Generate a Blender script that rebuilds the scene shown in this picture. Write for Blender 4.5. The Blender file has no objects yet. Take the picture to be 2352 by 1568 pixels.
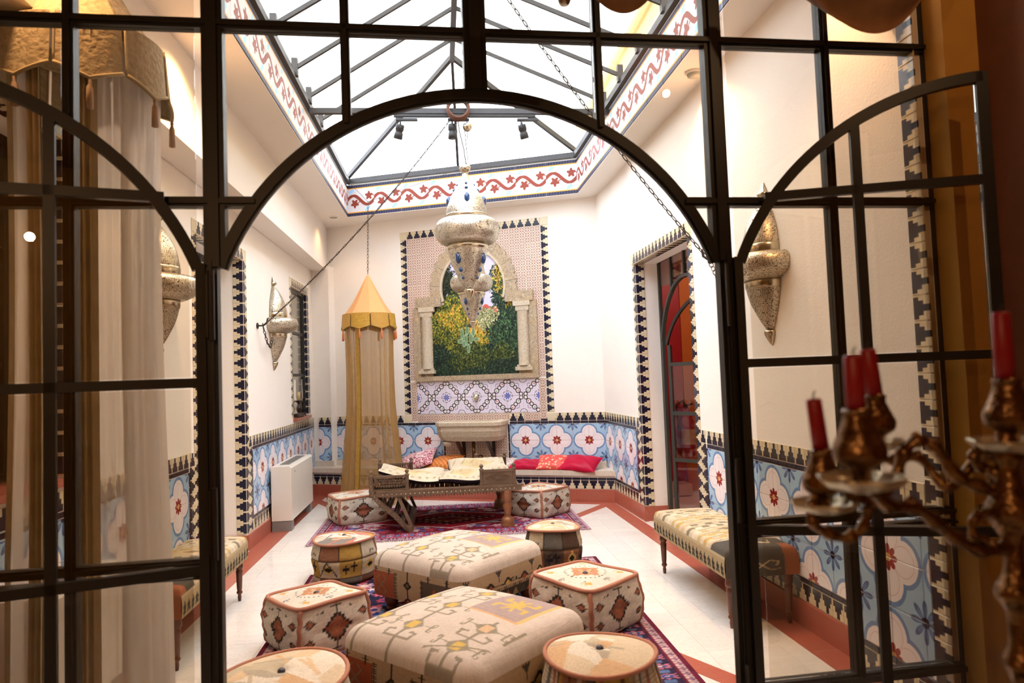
import bpy, bmesh, math, random
import numpy as np
from mathutils import Vector, Matrix, Euler
random.seed(7); np.random.seed(7)
PI = math.pi
SC = bpy.context.scene
COL = SC.collection

# ------------------------------------------------------------------ camera
FPX, HC = 1600.0, 1.474
CM = np.array([[0.9941325146, -0.1018207011, -0.0365114807],
               [0.0312548759, -0.0527524528, 0.9981183855],
               [0.1035551840, 0.9934031022, 0.0492605352]])
cam_d = bpy.data.cameras.new('camera'); cam = bpy.data.objects.new('camera', cam_d); COL.objects.link(cam)
cam_d.sensor_width = 36.0; cam_d.lens = FPX / 2352 * 36.0; cam_d.clip_start = 0.05
mw = Matrix.Identity(4)
for i in range(3):
    mw[i][0] = CM[0][i]; mw[i][1] = CM[1][i]; mw[i][2] = -CM[2][i]
mw[2][3] = HC
cam.matrix_world = mw
cam_d.dof.use_dof = True; cam_d.dof.focus_distance = 6.2; cam_d.dof.aperture_fstop = 3.2
SC.camera = cam

# ------------------------------------------------------------------ world, light, exposure
wd = bpy.data.worlds.new('sky'); SC.world = wd; wd.use_nodes = True
bg = wd.node_tree.nodes['Background']; bg.inputs[0].default_value = (0.89, 0.945, 1.0, 1); bg.inputs[1].default_value = 7.6
SC.view_settings.view_transform = 'Standard'; SC.view_settings.look = 'None'
SC.view_settings.gamma = 1.0; SC.view_settings.exposure = 0.14; SC.view_settings.use_curve_mapping = False

def light(name, kind, loc, energy, col, size=0.1, rot=None, **kw):
    d = bpy.data.lights.new(name, kind); d.energy = energy; d.color = col
    if kind == 'AREA': d.size = size
    elif kind == 'POINT' or kind == 'SPOT': d.shadow_soft_size = size
    for k, v in kw.items(): setattr(d, k, v)
    o = bpy.data.objects.new(name, d); COL.objects.link(o); o.location = loc
    if rot is not None: o.rotation_euler = rot
    return o
WARM = (1.0, 0.60, 0.30)
# warm spots: one in the far-left fitting, others unseen, added to warm walls
light('downlight_and_fill', 'SPOT', (1.86, 4.72, 3.56), 150, WARM, .05, (0, 0, 0), spot_size=2.4, spot_blend=.8)
light('downlight_and_fill', 'SPOT', (-1.30, 9.03, 3.56), 12, WARM, .05, (0, 0, 0), spot_size=2.2, spot_blend=.8)
light('downlight_and_fill', 'SPOT', (-1.30, 4.3, 3.56), 130, WARM, .05, (0, 0, 0), spot_size=2.4, spot_blend=.8)
light('downlight_and_fill', 'SPOT', (1.60, 2.66, 3.45), 90, WARM, .05, (0, 0, 0), spot_size=2.4, spot_blend=.8)
light('downlight_and_fill', 'SPOT', (-1.50, 2.62, 3.45), 60, WARM, .05, (0, 0, 0), spot_size=2.4, spot_blend=.8)
# red corridor beyond the right-hand door, and the dim room the camera stands in
light('corridor_fill', 'POINT', (3.2, 6.9, 2.9), 22, (1, .8, .62), .08)  # unseen point light, added to light the red corridor
light('room_lamp', 'POINT', (-.9, -.9, 2.5), 36, WARM, .03)
light('room_lamp', 'POINT', (1.5, .9, 3.1), 16, WARM, .02)

def at(px, py, y):
    """point seen at photo pixel (px, py) at depth y"""
    d = CM.T @ np.array([(px - 1176) / FPX, -(py - 784) / FPX, 1.0])
    t = y / d[1]
    return Vector((d[0] * t, y, HC + d[2] * t))

# ------------------------------------------------------------------ colour + node helpers
def lin(c):
    return tuple((x / 255 / 12.92) if x / 255 <= .04045 else ((x / 255 + .055) / 1.055) ** 2.4 for x in c[:3]) + (1.0,)
def lin_arr(a):
    a = np.clip(a, 0, 1); return np.where(a <= .04045, a / 12.92, ((a + .055) / 1.055) ** 2.4)

class V:
    """tiny expression wrapper building Math nodes"""
    def __init__(s, g, k): s.g = g; s.k = k
    def _op(s, op, *a):
        n = s.g.nt.nodes.new('ShaderNodeMath'); n.operation = op
        for i, x in enumerate((s,) + a):
            if isinstance(x, V): s.g.nt.links.new(x.k, n.inputs[i])
            else: n.inputs[i].default_value = float(x)
        return V(s.g, n.outputs[0])
    def _c(s, o): return o if isinstance(o, V) else s.g.val(o)
    def __add__(s, o): return s._op('ADD', o)
    __radd__ = __add__
    def __sub__(s, o): return s._op('SUBTRACT', o)
    def __rsub__(s, o): return s._c(o)._op('SUBTRACT', s)
    def __mul__(s, o): return s._op('MULTIPLY', o)
    __rmul__ = __mul__
    def __truediv__(s, o): return s._op('DIVIDE', o)
    def __lt__(s, o): return s._op('LESS_THAN', o)
    def __gt__(s, o): return s._op('GREATER_THAN', o)
    def min(s, o): return s._op('MINIMUM', o)
    def max(s, o): return s._op('MAXIMUM', o)
    def abs(s): return s._op('ABSOLUTE')
    def cos(s): return s._op('COSINE')
    def sin(s): return s._op('SINE')
    def pow(s, o): return s._op('POWER', o)
    def sqrt(s): return s._op('SQRT')
    def fract(s): return s._op('FRACT')
    def floor(s): return s._op('FLOOR')
    def atan2(s, o): return s._op('ARCTAN2', o)

class G:
    def __init__(s, name):
        s.m = bpy.data.materials.new(name); s.m.use_nodes = True; s.nt = s.m.node_tree
        s.b = s.nt.nodes['Principled BSDF']; s.out = s.nt.nodes['Material Output']
    def val(s, x):
        n = s.nt.nodes.new('ShaderNodeValue'); n.outputs[0].default_value = float(x); return V(s, n.outputs[0])
    def coords(s, kind='Object'):
        n = s.nt.nodes.new('ShaderNodeTexCoord'); return n.outputs[kind]
    def xyz(s, sock=None):
        n = s.nt.nodes.new('ShaderNodeSeparateXYZ'); s.nt.links.new(sock or s.coords(), n.inputs[0])
        return [V(s, o) for o in n.outputs]
    def vec(s, x, y, z=0):
        n = s.nt.nodes.new('ShaderNodeCombineXYZ')
        for i, v in enumerate((x, y, z)):
            if isinstance(v, V): s.nt.links.new(v.k, n.inputs[i])
            else: n.inputs[i].default_value = float(v)
        return n.outputs[0]
    def noise(s, scale, detail=3, vec=None, rough=.5, dist=0):
        n = s.nt.nodes.new('ShaderNodeTexNoise'); n.inputs['Scale'].default_value = scale
        n.inputs['Detail'].default_value = detail; n.inputs['Roughness'].default_value = rough
        n.inputs['Distortion'].default_value = dist
        s.nt.links.new(vec if vec is not None else s.coords(), n.inputs['Vector']); return V(s, n.outputs[0])
    def voro(s, scale, vec=None, feat='F1', rnd=1.0):
        n = s.nt.nodes.new('ShaderNodeTexVoronoi'); n.feature = feat; n.inputs['Scale'].default_value = scale
        n.inputs['Randomness'].default_value = rnd
        s.nt.links.new(vec if vec is not None else s.coords(), n.inputs['Vector']); return V(s, n.outputs[0])
    def rnd(s):
        n = s.nt.nodes.new('ShaderNodeObjectInfo'); return V(s, n.outputs['Random'])
    def mix(s, f, a, b):
        n = s.nt.nodes.new('ShaderNodeMixRGB')
        for i, x in enumerate((f, a, b)):
            if isinstance(x, V): s.nt.links.new(x.k, n.inputs[i])
            elif isinstance(x, bpy.types.NodeSocket): s.nt.links.new(x, n.inputs[i])
            elif i == 0: n.inputs[0].default_value = float(x)
            else: n.inputs[i].default_value = lin(x)
        return n.outputs[0]
    def scale(s, c, f):
        n = s.nt.nodes.new('ShaderNodeMixRGB'); n.blend_type = 'MULTIPLY'; n.inputs[0].default_value = 1
        s.nt.links.new(c, n.inputs[1]); cc = s.vec(f, f, f); s.nt.links.new(cc, n.inputs[2]); return n.outputs[0]
    def color(s, c):
        if isinstance(c, bpy.types.NodeSocket): s.nt.links.new(c, s.b.inputs['Base Color'])
        else: s.b.inputs['Base Color'].default_value = lin(c)
        return s
    def set(s, rough=None, metal=None, spec=None, **kw):
        if rough is not None: s.b.inputs['Roughness'].default_value = rough
        if metal is not None: s.b.inputs['Metallic'].default_value = metal
        if spec is not None: s.b.inputs['Specular IOR Level'].default_value = spec
        for k, v in kw.items(): s.b.inputs[k.replace('_', ' ')].default_value = v
        return s
    def bump(s, h, dist=.002, strength=1.0):
        n = s.nt.nodes.new('ShaderNodeBump'); n.inputs['Distance'].default_value = dist; n.inputs['Strength'].default_value = strength
        s.nt.links.new(h.k, n.inputs['Height']); s.nt.links.new(n.outputs[0], s.b.inputs['Normal']); return s

def simple(name, c, rough=.6, metal=0, var=.08, scale=8, bump=0, bs=60, spec=None, c2=None):
    g = G(name); n = g.noise(scale, 4)
    c2 = c2 or tuple(max(0, x * (1 - var * 2)) for x in c)
    g.color(g.mix(n, c, c2)).set(rough, metal, spec)
    if bump: g.bump(g.noise(bs, 3), bump)
    return g.m

# ------------------------------------------------------------------ materials
M = {}
M['plaster'] = simple('plaster', (244, 236, 226), .85, var=.015, scale=3, bump=.0015, bs=90)
M['white_paint'] = simple('white_paint', (238, 231, 222), .8, var=.015, scale=2)
M['yellow_plaster'] = simple('yellow_plaster', (196, 146, 62), .8, var=.06, bump=.001)
M['brown_panel'] = simple('brown_panel', (120, 72, 48), .7, var=.1)
M['steel'] = simple('dark_steel', (38, 37, 33), .42, .3, var=.1, scale=20)
M['skysteel'] = simple('grey_steel', (74, 72, 72), .5, .3, var=.1)
M['doorsteel'] = simple('olive_steel', (62, 62, 54), .5, .2)
M['iron'] = simple('iron', (72, 64, 58), .5, .6)
M['rope'] = simple('rope', (110, 72, 55), .9, bump=.004, bs=150)
M['red_wall'] = simple('red_wall', (178, 34, 40), .45, var=.06)
M['orange_wall'] = simple('orange_wall', (206, 120, 38), .6, var=.04)
M['cream_wall'] = simple('cream_wall', (214, 186, 132), .9, var=.05)
M['red_stone'] = None
M['terracotta_pipe'] = simple('terracotta_cord', (176, 118, 92), .9, bump=.002, bs=200)
M['radiator'] = simple('radiator_enamel', (226, 218, 205), .3, var=.02)
M['rad_grey'] = simple('radiator_grey', (136, 130, 126), .5)
M['grille'] = simple('grille', (178, 176, 165), .5)
M['wax'] = simple('red_wax', (150, 24, 34), .4, var=.05, spec=.4)
M['wick'] = simple('wick', (60, 55, 50), .9)
M['bronze'] = simple('aged_bronze', (150, 112, 70), .27, .88, var=.3, scale=45, bump=.005, bs=60, c2=(52, 38, 28))
M['pewter'] = simple('pewter_pan', (226, 214, 180), .35, .8, var=.15, scale=30, bump=.003, bs=60)
M['crimson'] = None
M['button'] = simple('button', (52, 50, 62), .5)
M['gold_trim'] = simple('gold_trim', (188, 142, 52), .45, .25, var=.15, scale=40, bump=.002, bs=120)
M['tassel'] = simple('tassel', (226, 132, 76), .9, bump=.002, bs=200)
M['tassel_pale'] = simple('tassel_pale', (190, 160, 135), .9, bump=.002, bs=200)
M['gem'] = simple('blue_gem', (20, 70, 130), .08, var=.2, spec=.8)
M['black'] = simple('black_plastic', (40, 39, 38), .5)
M['lens'] = simple('lens', (120, 116, 110), .3)

def wood(name, c, c2, rough=.45):
    g = G(name); x, y, z = g.xyz()
    n = g.noise(6, 4, g.vec(x * 1.0, y * 1.0, z * 6.0), dist=1.2)
    g.color(g.mix(n, c, c2)).set(rough); g.bump(g.noise(50, 3), .0015); return g.m
M['walnut'] = wood('walnut', (116, 66, 42), (70, 38, 26), .32)
M['oldwood'] = wood('old_carved_wood', (120, 94, 72), (66, 50, 38), .5)
M['honeywood'] = wood('honey_wood', (150, 98, 60), (98, 60, 36), .35)
M['darkwood'] = wood('dark_wood', (62, 38, 32), (36, 22, 20), .4)

def stone(name, base, vein, rough, sc=1.0, bump=0):
    g = G(name); x, y, z = g.xyz()
    r = g.rnd() * 37.0
    v = g.vec(x * 1.0 + r, y * 5.0 + r, z)
    n = g.noise(2.2 * sc, 6, v, .6, .6); n2 = g.noise(26 * sc, 3, g.vec(x + r, y * 4.0, z))
    k = g.noise(60 * sc, 2, g.vec(x + r, y * 3.0, z)) > .64
    c = g.mix(n, base, tuple(int(b * .5 + q * .5) for b, q in zip(base, vein)))
    c = g.mix(((n2 > .6) * .35), c, vein)
    c = g.mix(k * .25, c, (150, 135, 122))
    c = g.scale(c, .95 + g.rnd() * .07)
    g.color(c).set(rough, spec=.5)
    if bump: g.bump(n2, bump)
    return g.m
M['marble'] = stone('travertine', (238, 230, 220), (196, 184, 170), .14)
M['red_marble'] = stone('red_marble', (178, 98, 78), (150, 78, 62), .22)
M['bench_marble'] = stone('bench_marble', (226, 212, 194), (190, 172, 152), .35)
def rough_stone(name, c, c2, c3):
    g = G(name); n = g.noise(6, 6, rough=.65); n2 = g.noise(55, 4); w = (g.noise(30, 3) > .64) * .3
    c_ = g.mix(n, c, c2); c_ = g.mix((n2 > .55) * .5, c_, c3); c_ = g.mix(w, c_, (225, 218, 205))
    g.color(c_).set(.85).bump(n2, .004); return g.m
M['old_stone'] = rough_stone('weathered_stone', (166, 154, 142), (184, 152, 98), (112, 102, 96))
M['pale_stone'] = rough_stone('pale_stone', (204, 192, 176), (190, 168, 128), (160, 148, 136))
M['basin_stone'] = rough_stone('basin_stone', (206, 190, 166), (186, 166, 138), (166, 150, 130))

def silver(name, c):
    g = G(name)
    v = g.voro(120, rnd=.45); h = v < .33
    big = g.noise(9, 2, dist=1.5); ring = ((big * 7.0).fract() < .16)
    h2 = (g.voro(70, rnd=.5) < .46) * ring
    hole = h.max(h2) 
    g.color(g.mix(hole, c, (70, 52, 38))).set(.36, .85)
    g.bump(1.0 - hole, .0016); return g.m
M['silver'] = silver('pierced_silver', (204, 194, 174))
M['silver_plain'] = simple('polished_silver', (206, 194, 168), .2, .95, var=.08, scale=5)

def glass(name, tint, refl=1.0, trans=1.0):
    g = G(name); nt = g.nt
    t = nt.nodes.new('ShaderNodeBsdfTransparent'); t.inputs[0].default_value = tuple(x * trans for x in tint) + (1,)
    s = nt.nodes.new('ShaderNodeBsdfGlossy'); s.inputs['Roughness'].default_value = .0
    f = nt.nodes.new('ShaderNodeFresnel'); f.inputs[0].default_value = 1.45
    m = nt.nodes.new('ShaderNodeMixShader'); fm = V(g, f.outputs[0]) * refl
    nt.links.new(fm.k, m.inputs[0]); nt.links.new(t.outputs[0], m.inputs[1]); nt.links.new(s.outputs[0], m.inputs[2])
    nt.links.new(m.outputs[0], g.out.inputs[0]); return g.m
M['glass'] = glass('pane_glass', (.90, .875, .83), .8)
M['skyglass'] = glass('skylight_glass', (.97, .98, 1.0), .25)
M['hurricane'] = glass('hurricane_glass', (.95, .95, .95), .5)

def sheer(name, c, alpha, fine=True):
    g = G(name); nt = g.nt
    g.color(c).set(.9, spec=.1)
    t = nt.nodes.new('ShaderNodeBsdfTransparent'); tr = nt.nodes.new('ShaderNodeBsdfTranslucent'); tr.inputs[0].default_value = lin(c)
    m1 = nt.nodes.new('ShaderNodeMixShader'); m1.inputs[0].default_value = .45
    nt.links.new(g.b.outputs[0], m1.inputs[1]); nt.links.new(tr.outputs[0], m1.inputs[2])
    m = nt.nodes.new('ShaderNodeMixShader'); m.inputs[0].default_value = alpha
    nt.links.new(t.outputs[0], m.inputs[1]); nt.links.new(m1.outputs[0], m.inputs[2])
    nt.links.new(m.outputs[0], g.out.inputs[0]); return g.m
M['gold_tulle'] = sheer('gold_tulle', (202, 164, 106), .47)
M['white_sheer'] = sheer('white_sheer', (250, 246, 242), .62)

def fabric(name, c, c2=None, sc=300, bump=.001, rough=.9, sheen=0.0):
    g = G(name); n = g.noise(sc, 2); g.color(g.mix(n, c, c2 or tuple(int(x * .82) for x in c))).set(rough, spec=.15)
    if sheen: g.set(Sheen_Weight=sheen)
    g.bump(n, bump); return g.m
M['knit'] = fabric('knitted_cream', (206, 190, 158), (140, 120, 92), 45, .006)
M['orange_silk'] = fabric('orange_cone_cloth', (228, 172, 118), (206, 140, 84), 260)
M['brocade'] = fabric('gold_brocade', (206, 164, 66), (150, 102, 44), 40, .003, .5)
M['brocade_dark'] = fabric('rust_brocade', (176, 112, 56), (190, 158, 74), 60, .003, .55)
M['olive_drape'] = fabric('gold_drape', (196, 180, 146), (164, 146, 112), 14, .003)
M['brown_swag'] = fabric('brown_swag', (142, 104, 70), (100, 68, 46), 12, .003)
M['crimson'] = fabric('crimson_satin', (206, 20, 62), (150, 8, 42), 7, .003, .38)
M['ticking'] = fabric('dark_backing', (54, 44, 58), None, 200)
g = G('orange_damask'); x, y, z = g.xyz(); q = ((x * 110.0).sin() * (y * 110.0).sin()) > .1
g.color(g.mix(q, (214, 116, 52), (232, 158, 84))).set(.5); M['orange_damask'] = g.m
g = G('coral_paisley'); n = g.voro(26); q = n < .36
g.color(g.mix(q, (214, 70, 62), (236, 176, 130))).set(.55); M['coral_paisley'] = g.m
g = G('rose_damask'); n = g.noise(22, 3, dist=2.5); q = n > .5
g.color(g.mix(q, (236, 208, 204), (176, 66, 88))).set(.55); M['rose_damask'] = g.m
g = G('lace_cloth'); n = g.voro(60); q = n > .45
g.color(g.mix(q, (232, 222, 210), (180, 150, 140))).set(.85).bump(n, .004); M['lace'] = g.m

# ---- glazed tiles: pattern from each tile's own object coordinates (x right, z up, centre 0)
def finish_tile(g, c, rough=.16):
    g.color(g.scale(c, .94 + g.rnd() * .08)).set(rough, spec=.5); g.bump(g.noise(14, 2), .0012, .6); return g.m
def flower_mat():
    g = G('blossom_tile'); x, y, z = g.xyz(); u = x * 5.0 + .5; v = z * 5.0 + .5
    wob = (g.noise(30, 2) - .5) * .03
    d1 = ((u - .46).pow(2.0) + v * v).sqrt() - .40; d2 = (u * u + (v - .46).pow(2.0)).sqrt() - .40
    uu = (u - .46) * (u - .46)
    d1 = (uu + v * v).sqrt() - .40
    vv = (v - .46) * (v - .46)
    d2 = (u * u + vv).sqrt() - .40
    d = d1.min(d2) + wob
    c = g.mix(g.noise(9, 3), (176, 206, 228), (156, 190, 218))
    c = g.mix((d < .125), c, (112, 146, 190))
    c = g.mix((d < .03), c, (240, 232, 234))
    c = g.mix(((d + .09).abs() < .008) * .6, c, (196, 150, 150))
    u1 = 1.0 - u; v1 = 1.0 - v
    r2 = (u1 * u1 + v1 * v1).sqrt(); a2 = v1.atan2(u1)
    lf = (((a2 * 4.0).cos().abs()).pow(.8)) * .42
    inr = r2 < lf
    c = g.mix(inr * (r2 > .05), c, (84, 106, 152))
    c = g.mix((r2 < lf * .72) * (r2 > .12) * .55, c, (118, 148, 188))
    c = g.mix(r2 < .1, c, (26, 30, 58))
    r = (u * u + v * v).sqrt(); a = v.atan2(u)
    st = ((a * 4.0).cos().abs().pow(.6)) * .13 + .15
    c = g.mix(r < st, c, (146, 34, 36))
    c = g.mix(r < .085, c, (222, 178, 104))
    return finish_tile(g, c)
def merlon_mat(name='merlon_tile'):
    g = G(name); x, y, z = g.xyz(); u = x.abs() * 20.0; v = z * 10.0 + .5     # u 0..1 half width
    s = (v < .36) * (u < .84); s = s.max((v < .62) * (u < .56)); s = s.max((v < .95) * (u < .26))
    s = s * (v > .03)
    c = g.mix(g.noise(12, 2), (226, 212, 180), (208, 192, 156))
    c = g.mix(((v - .62).abs() < .012) * (u > .5) * .5, c, (150, 138, 112))
    c = g.mix(s, c, g.mix(g.noise(20, 2), (24, 24, 44), (38, 36, 56)))
    return finish_tile(g, c)
def small_mat():
    g = G('star_lattice_tile'); x, y, z = g.xyz(); u = ((x + .1) * 15.0).fract() - .5; v = ((z + .1) * 15.0).fract() - .5
    r = (u * u + v * v).sqrt(); ring = (r - .38).abs() < .062
    a = u.abs() - v.abs(); cross = (a.abs() < .10) * (r > .10) * (r < .52)
    ru = .5 - u.abs(); rv = .5 - v.abs(); cr = (ru * ru + rv * rv).sqrt(); c2 = cr < .12
    q = ring.max(cross).max(c2)
    c = g.mix(g.noise(7, 2), (234, 216, 202), (222, 202, 190)); c = g.mix(q, c, (160, 124, 106)); return finish_tile(g, c)
def arab_mat():
    g = G('arabesque_tile'); x, y, z = g.xyz(); u = x * 4.85 + .5; v = z * 4.85 + .5
    gridl = ((u * 22.0).fract() < .16).max((v * 22.0).fract() < .16)
    c = g.mix(gridl * .5, (228, 220, 234), (188, 176, 208))
    r = (u * u + v * v).sqrt(); a = v.atan2(u)
    c = g.mix(((r - .30).abs() < .018) * ((a * 8.0).cos() > -.6), c, (62, 44, 62))
    c = g.mix(r < ((a * 4.0).sin().abs() * .2 + .02), c, (48, 72, 176))
    def circ(cx, cy, R, w):
        p = u - cx; q = v - cy; return ((p * p + q * q).sqrt() - R).abs() < w
    def disc(cx, cy, R):
        p = u - cx; q = v - cy; return (p * p + q * q).sqrt() < R
    def dist(cx, cy, R):
        p = u - cx; q = v - cy; return (p * p + q * q).sqrt() - R
    d = dist(.68, .32, .14).min(dist(.32, .68, .14)).min(dist(.5, .5, .11)).min(dist(.86, .10, .11)).min(dist(.10, .86, .11))
    c = g.mix(d < 0.0, c, (230, 224, 226)); c = g.mix(d.abs() < .026, c, (50, 34, 48))
    c = g.mix(circ(.70, .30, .035, .018), c, (196, 100, 110)); c = g.mix(circ(.30, .70, .035, .018), c, (120, 160, 124))
    c = g.mix(circ(.62, .62, .12, .016) * ((u + v) > 1.24), c, (120, 96, 120))
    u1 = 1.0 - u; v1 = 1.0 - v; r2 = (u1 * u1 + v1 * v1).sqrt()
    c = g.mix((r2 - .22).abs() < .016, c, (70, 60, 80)); c = g.mix(r2 < .07, c, (184, 196, 120))
    return finish_tile(g, c)
def frieze_mat():
    g = G('vine_frieze_tile'); x, y, z = g.xyz(); u = x * 2.5 + .5; v = z * 2.4 + .5
    c = g.mix(g.noise(11, 3), (216, 210, 206), (200, 198, 202))
    w = ((u * 6.2832).sin() * .15 + .5); dv = (v - w).abs() < (.036 + (u * 6.2832).cos().abs() * .034)
    def star(cu, cv, R, n, ph, e=.42):
        p = u - cu; q = (v - cv); rr = (p * p + q * q).sqrt(); aa = q.atan2(p)
        return rr < ((aa * n + ph).cos() * e + 1.0) * R
    def drop(cu, cv):
        p = (u - cu) * .8 + (v - cv) * .6; q = (v - cv) * .8 - (u - cu) * .6
        return (p * p * 90.0 + q * q * 420.0) < 1.0
    c = g.mix(drop(.74, .22).max(drop(.2, .80)), c, (150, 200, 236))
    q = dv.max(star(.30, .40, .115, 5.0, 1.57, .27)).max(star(.80, .62, .11, 5.0, -1.57, .27)).max(star(-.20, .62, .11, 5.0, -1.57, .27))
    tw = (((u - .42).abs() < .12) * ((v - .42 - (u - .42) * .5).abs() < .016)).max(((u - .92).abs() < .12) * ((v - .64 + (u - .92) * .5).abs() < .016))
    c = g.mix(q.max(tw), c, (138, 62, 46))
    e = (v - .5).abs()
    c = g.mix(e > .36, c, (232, 158, 52)); c = g.mix(e > .39, c, (46, 48, 74))
    c = g.mix((e > .39) * (((u * 12.0).fract() < .06)) * .5, c, (160, 160, 175))
    finish_tile(g, c, .5); g.set(spec=.25); return g.m
M['flower'] = flower_mat(); M['merlon'] = merlon_mat(); M['small'] = small_mat(); M['arab'] = arab_mat(); M['frieze'] = frieze_mat()
g = G('cap_tile'); M['cap'] = finish_tile(g, g.mix(g.noise(20, 2), (26, 26, 46), (40, 38, 58)))
g = G('plain_tile'); M['beige_tile'] = finish_tile(g, g.mix(g.noise(12, 2), (228, 214, 184), (210, 196, 164)))

def attr_mat(name, weave=900, rough=.92, bump=.0012, gain=.86):
    g = G(name); a = g.nt.nodes.new('ShaderNodeAttribute'); a.attribute_name = 'Col'
    x, y, z = g.xyz()
    n = g.noise(weave, 2); w = ((x + z) * weave * 2.4).sin() * ((y + z) * weave * 2.4).sin()
    c = g.scale(a.outputs['Color'], gain + n * .22 + (g.noise(9, 3) - .5) * .18)
    g.color(c).set(rough, spec=.12)
    if bump: g.bump(w * .5 + n, bump)
    return g.m
M['kilim'] = attr_mat('kilim_weave', 420, gain=.70, bump=.0018)
M['carpet'] = attr_mat('carpet_pile', 700, bump=.002)
M['painted'] = attr_mat('painted_mural', 200, rough=.5, bump=0)

# ------------------------------------------------------------------ mesh helpers
class MB:
    def __init__(s): s.v = []; s.f = []; s.c = None
    def add(s, vs, fs):
        o = len(s.v); s.v += [tuple(p) for p in vs]; s.f += [tuple(i + o for i in f) for f in fs]; return s
    def box(s, lo, hi, mat=None):
        x0, y0, z0 = lo; x1, y1, z1 = hi
        vs = [(x0, y0, z0), (x1, y0, z0), (x1, y1, z0), (x0, y1, z0), (x0, y0, z1), (x1, y0, z1), (x1, y1, z1), (x0, y1, z1)]
        if mat is not None: vs = [tuple(mat @ Vector(p)) for p in vs]
        return s.add(vs, [(3, 2, 1, 0), (4, 5, 6, 7), (0, 1, 5, 4), (1, 2, 6, 5), (2, 3, 7, 6), (3, 0, 4, 7)])
    def bar(s, a, b, w, d, up=(0, 0, 1)):
        a = Vector(a); b = Vector(b); t = (b - a); L = t.length; t.normalize(); up = Vector(up)
        x = t.cross(up)
        if x.length < 1e-4: x = t.cross(Vector((1, 0, 0)))
        x.normalize(); y = x.cross(t).normalized()
        vs = []
        for p in (a, b):
            for sx, sy in ((-1, -1), (1, -1), (1, 1), (-1, 1)): vs.append(p + x * sx * w / 2 + y * sy * d / 2)
        return s.add(vs, [(0, 1, 2, 3), (7, 6, 5, 4), (0, 4, 5, 1), (1, 5, 6, 2), (2, 6, 7, 3), (3, 7, 4, 0)])
    def tube(s, pts, r, n=8, closed=False, cap=True):
        pts = [Vector(p) for p in pts]; m = len(pts); rs = r if isinstance(r, (list, tuple)) else [r] * m
        up = Vector((0, 0, 1)); vs = []; prev = None
        for i, p in enumerate(pts):
            if closed: t = pts[(i + 1) % m] - pts[i - 1]
            else: t = pts[min(i + 1, m - 1)] - pts[max(i - 1, 0)]
            t.normalize()
            if prev is None:
                x = t.cross(up)
                if x.length < .05: x = t.cross(Vector((0, 1, 0)))
            else: x = prev - t * prev.dot(t)
            x.normalize(); prev = x; y = t.cross(x)
            for k in range(n):
                a = 2 * PI * k / n; vs.append(p + (x * math.cos(a) + y * math.sin(a)) * rs[i])
        fs = []
        for i in range(m if closed else m - 1):
            for k in range(n):
                a = i * n + k; b = i * n + (k + 1) % n; c = ((i + 1) % m) * n + (k + 1) % n; d = ((i + 1) % m) * n + k
                fs.append((a, b, c, d))
        if not closed and cap: fs += [tuple(range(n))[::-1], tuple(range((m - 1) * n, m * n))]
        return s.add(vs, fs)
    def lathe(s, prof, c=(0, 0, 0), n=24, a0=0.0, a1=2 * PI, sx=1.0, sy=1.0):
        full = abs(a1 - a0 - 2 * PI) < 1e-6; k = n if full else n + 1; vs = []
        for r, z in prof:
            for i in range(k):
                a = a0 + (a1 - a0) * i / n; vs.append((c[0] + sx * r * math.cos(a), c[1] + sy * r * math.sin(a), c[2] + z))
        fs = []
        for j in range(len(prof) - 1):
            for i in range(n):
                i2 = (i + 1) % k; fs.append((j * k + i, j * k + i2, (j + 1) * k + i2, (j + 1) * k + i))
        return s.add(vs, fs)
    def grid(s, fn, nu, nv, closed_u=False):
        vs = [fn(i / nu, j / nv) for j in range(nv + 1) for i in range(nu if closed_u else nu + 1)]
        k = nu if closed_u else nu + 1
        fs = [(j * k + i, j * k + (i + 1) % k, (j + 1) * k + (i + 1) % k, (j + 1) * k + i) for j in range(nv) for i in range(nu)]
        return s.add(vs, fs)
    def ball(s, c, r, n=10, sc=(1, 1, 1)):
        return s.add(*_ball(c, r, n, sc))
    def prism(s, poly, d, vec):
        """poly: list of 3D points, extruded by vec"""
        n = len(poly); vs = [Vector(p) for p in poly] + [Vector(p) + Vector(vec) for p in poly]
        fs = [tuple(range(n))[::-1], tuple(range(n, 2 * n))] + [(i, (i + 1) % n, n + (i + 1) % n, n + i) for i in range(n)]
        return s.add(vs, fs)
    def mesh(s, name, mat, smooth=False, cols=None):
        me = bpy.data.meshes.new(name); me.from_pydata(s.v, [], s.f); me.update()
        if mat is not None: me.materials.append(mat)
        if smooth: me.polygons.foreach_set('use_smooth', [True] * len(me.polygons))
        if cols is not None:
            ca = me.color_attributes.new('Col', 'FLOAT_COLOR', 'POINT')
            a = np.ones((len(s.v), 4)); a[:, :3] = lin_arr(np.asarray(cols)); ca.data.foreach_set('color', a.ravel())
        bm = bmesh.new(); bm.from_mesh(me); bmesh.ops.recalc_face_normals(bm, faces=bm.faces); bm.to_mesh(me); bm.free()
        return me
def _ball(c, r, n, sc):
    vs = []; fs = []; m = n // 2 + 1
    for j in range(m + 1):
        t = PI * j / m
        for i in range(n):
            a = 2 * PI * i / n
            vs.append((c[0] + sc[0] * r * math.sin(t) * math.cos(a), c[1] + sc[1] * r * math.sin(t) * math.sin(a), c[2] + sc[2] * r * math.cos(t)))
    for j in range(m):
        for i in range(n): fs.append((j * n + i, (j + 1) * n + i, (j + 1) * n + (i + 1) % n, j * n + (i + 1) % n))
    return vs, fs

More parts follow.
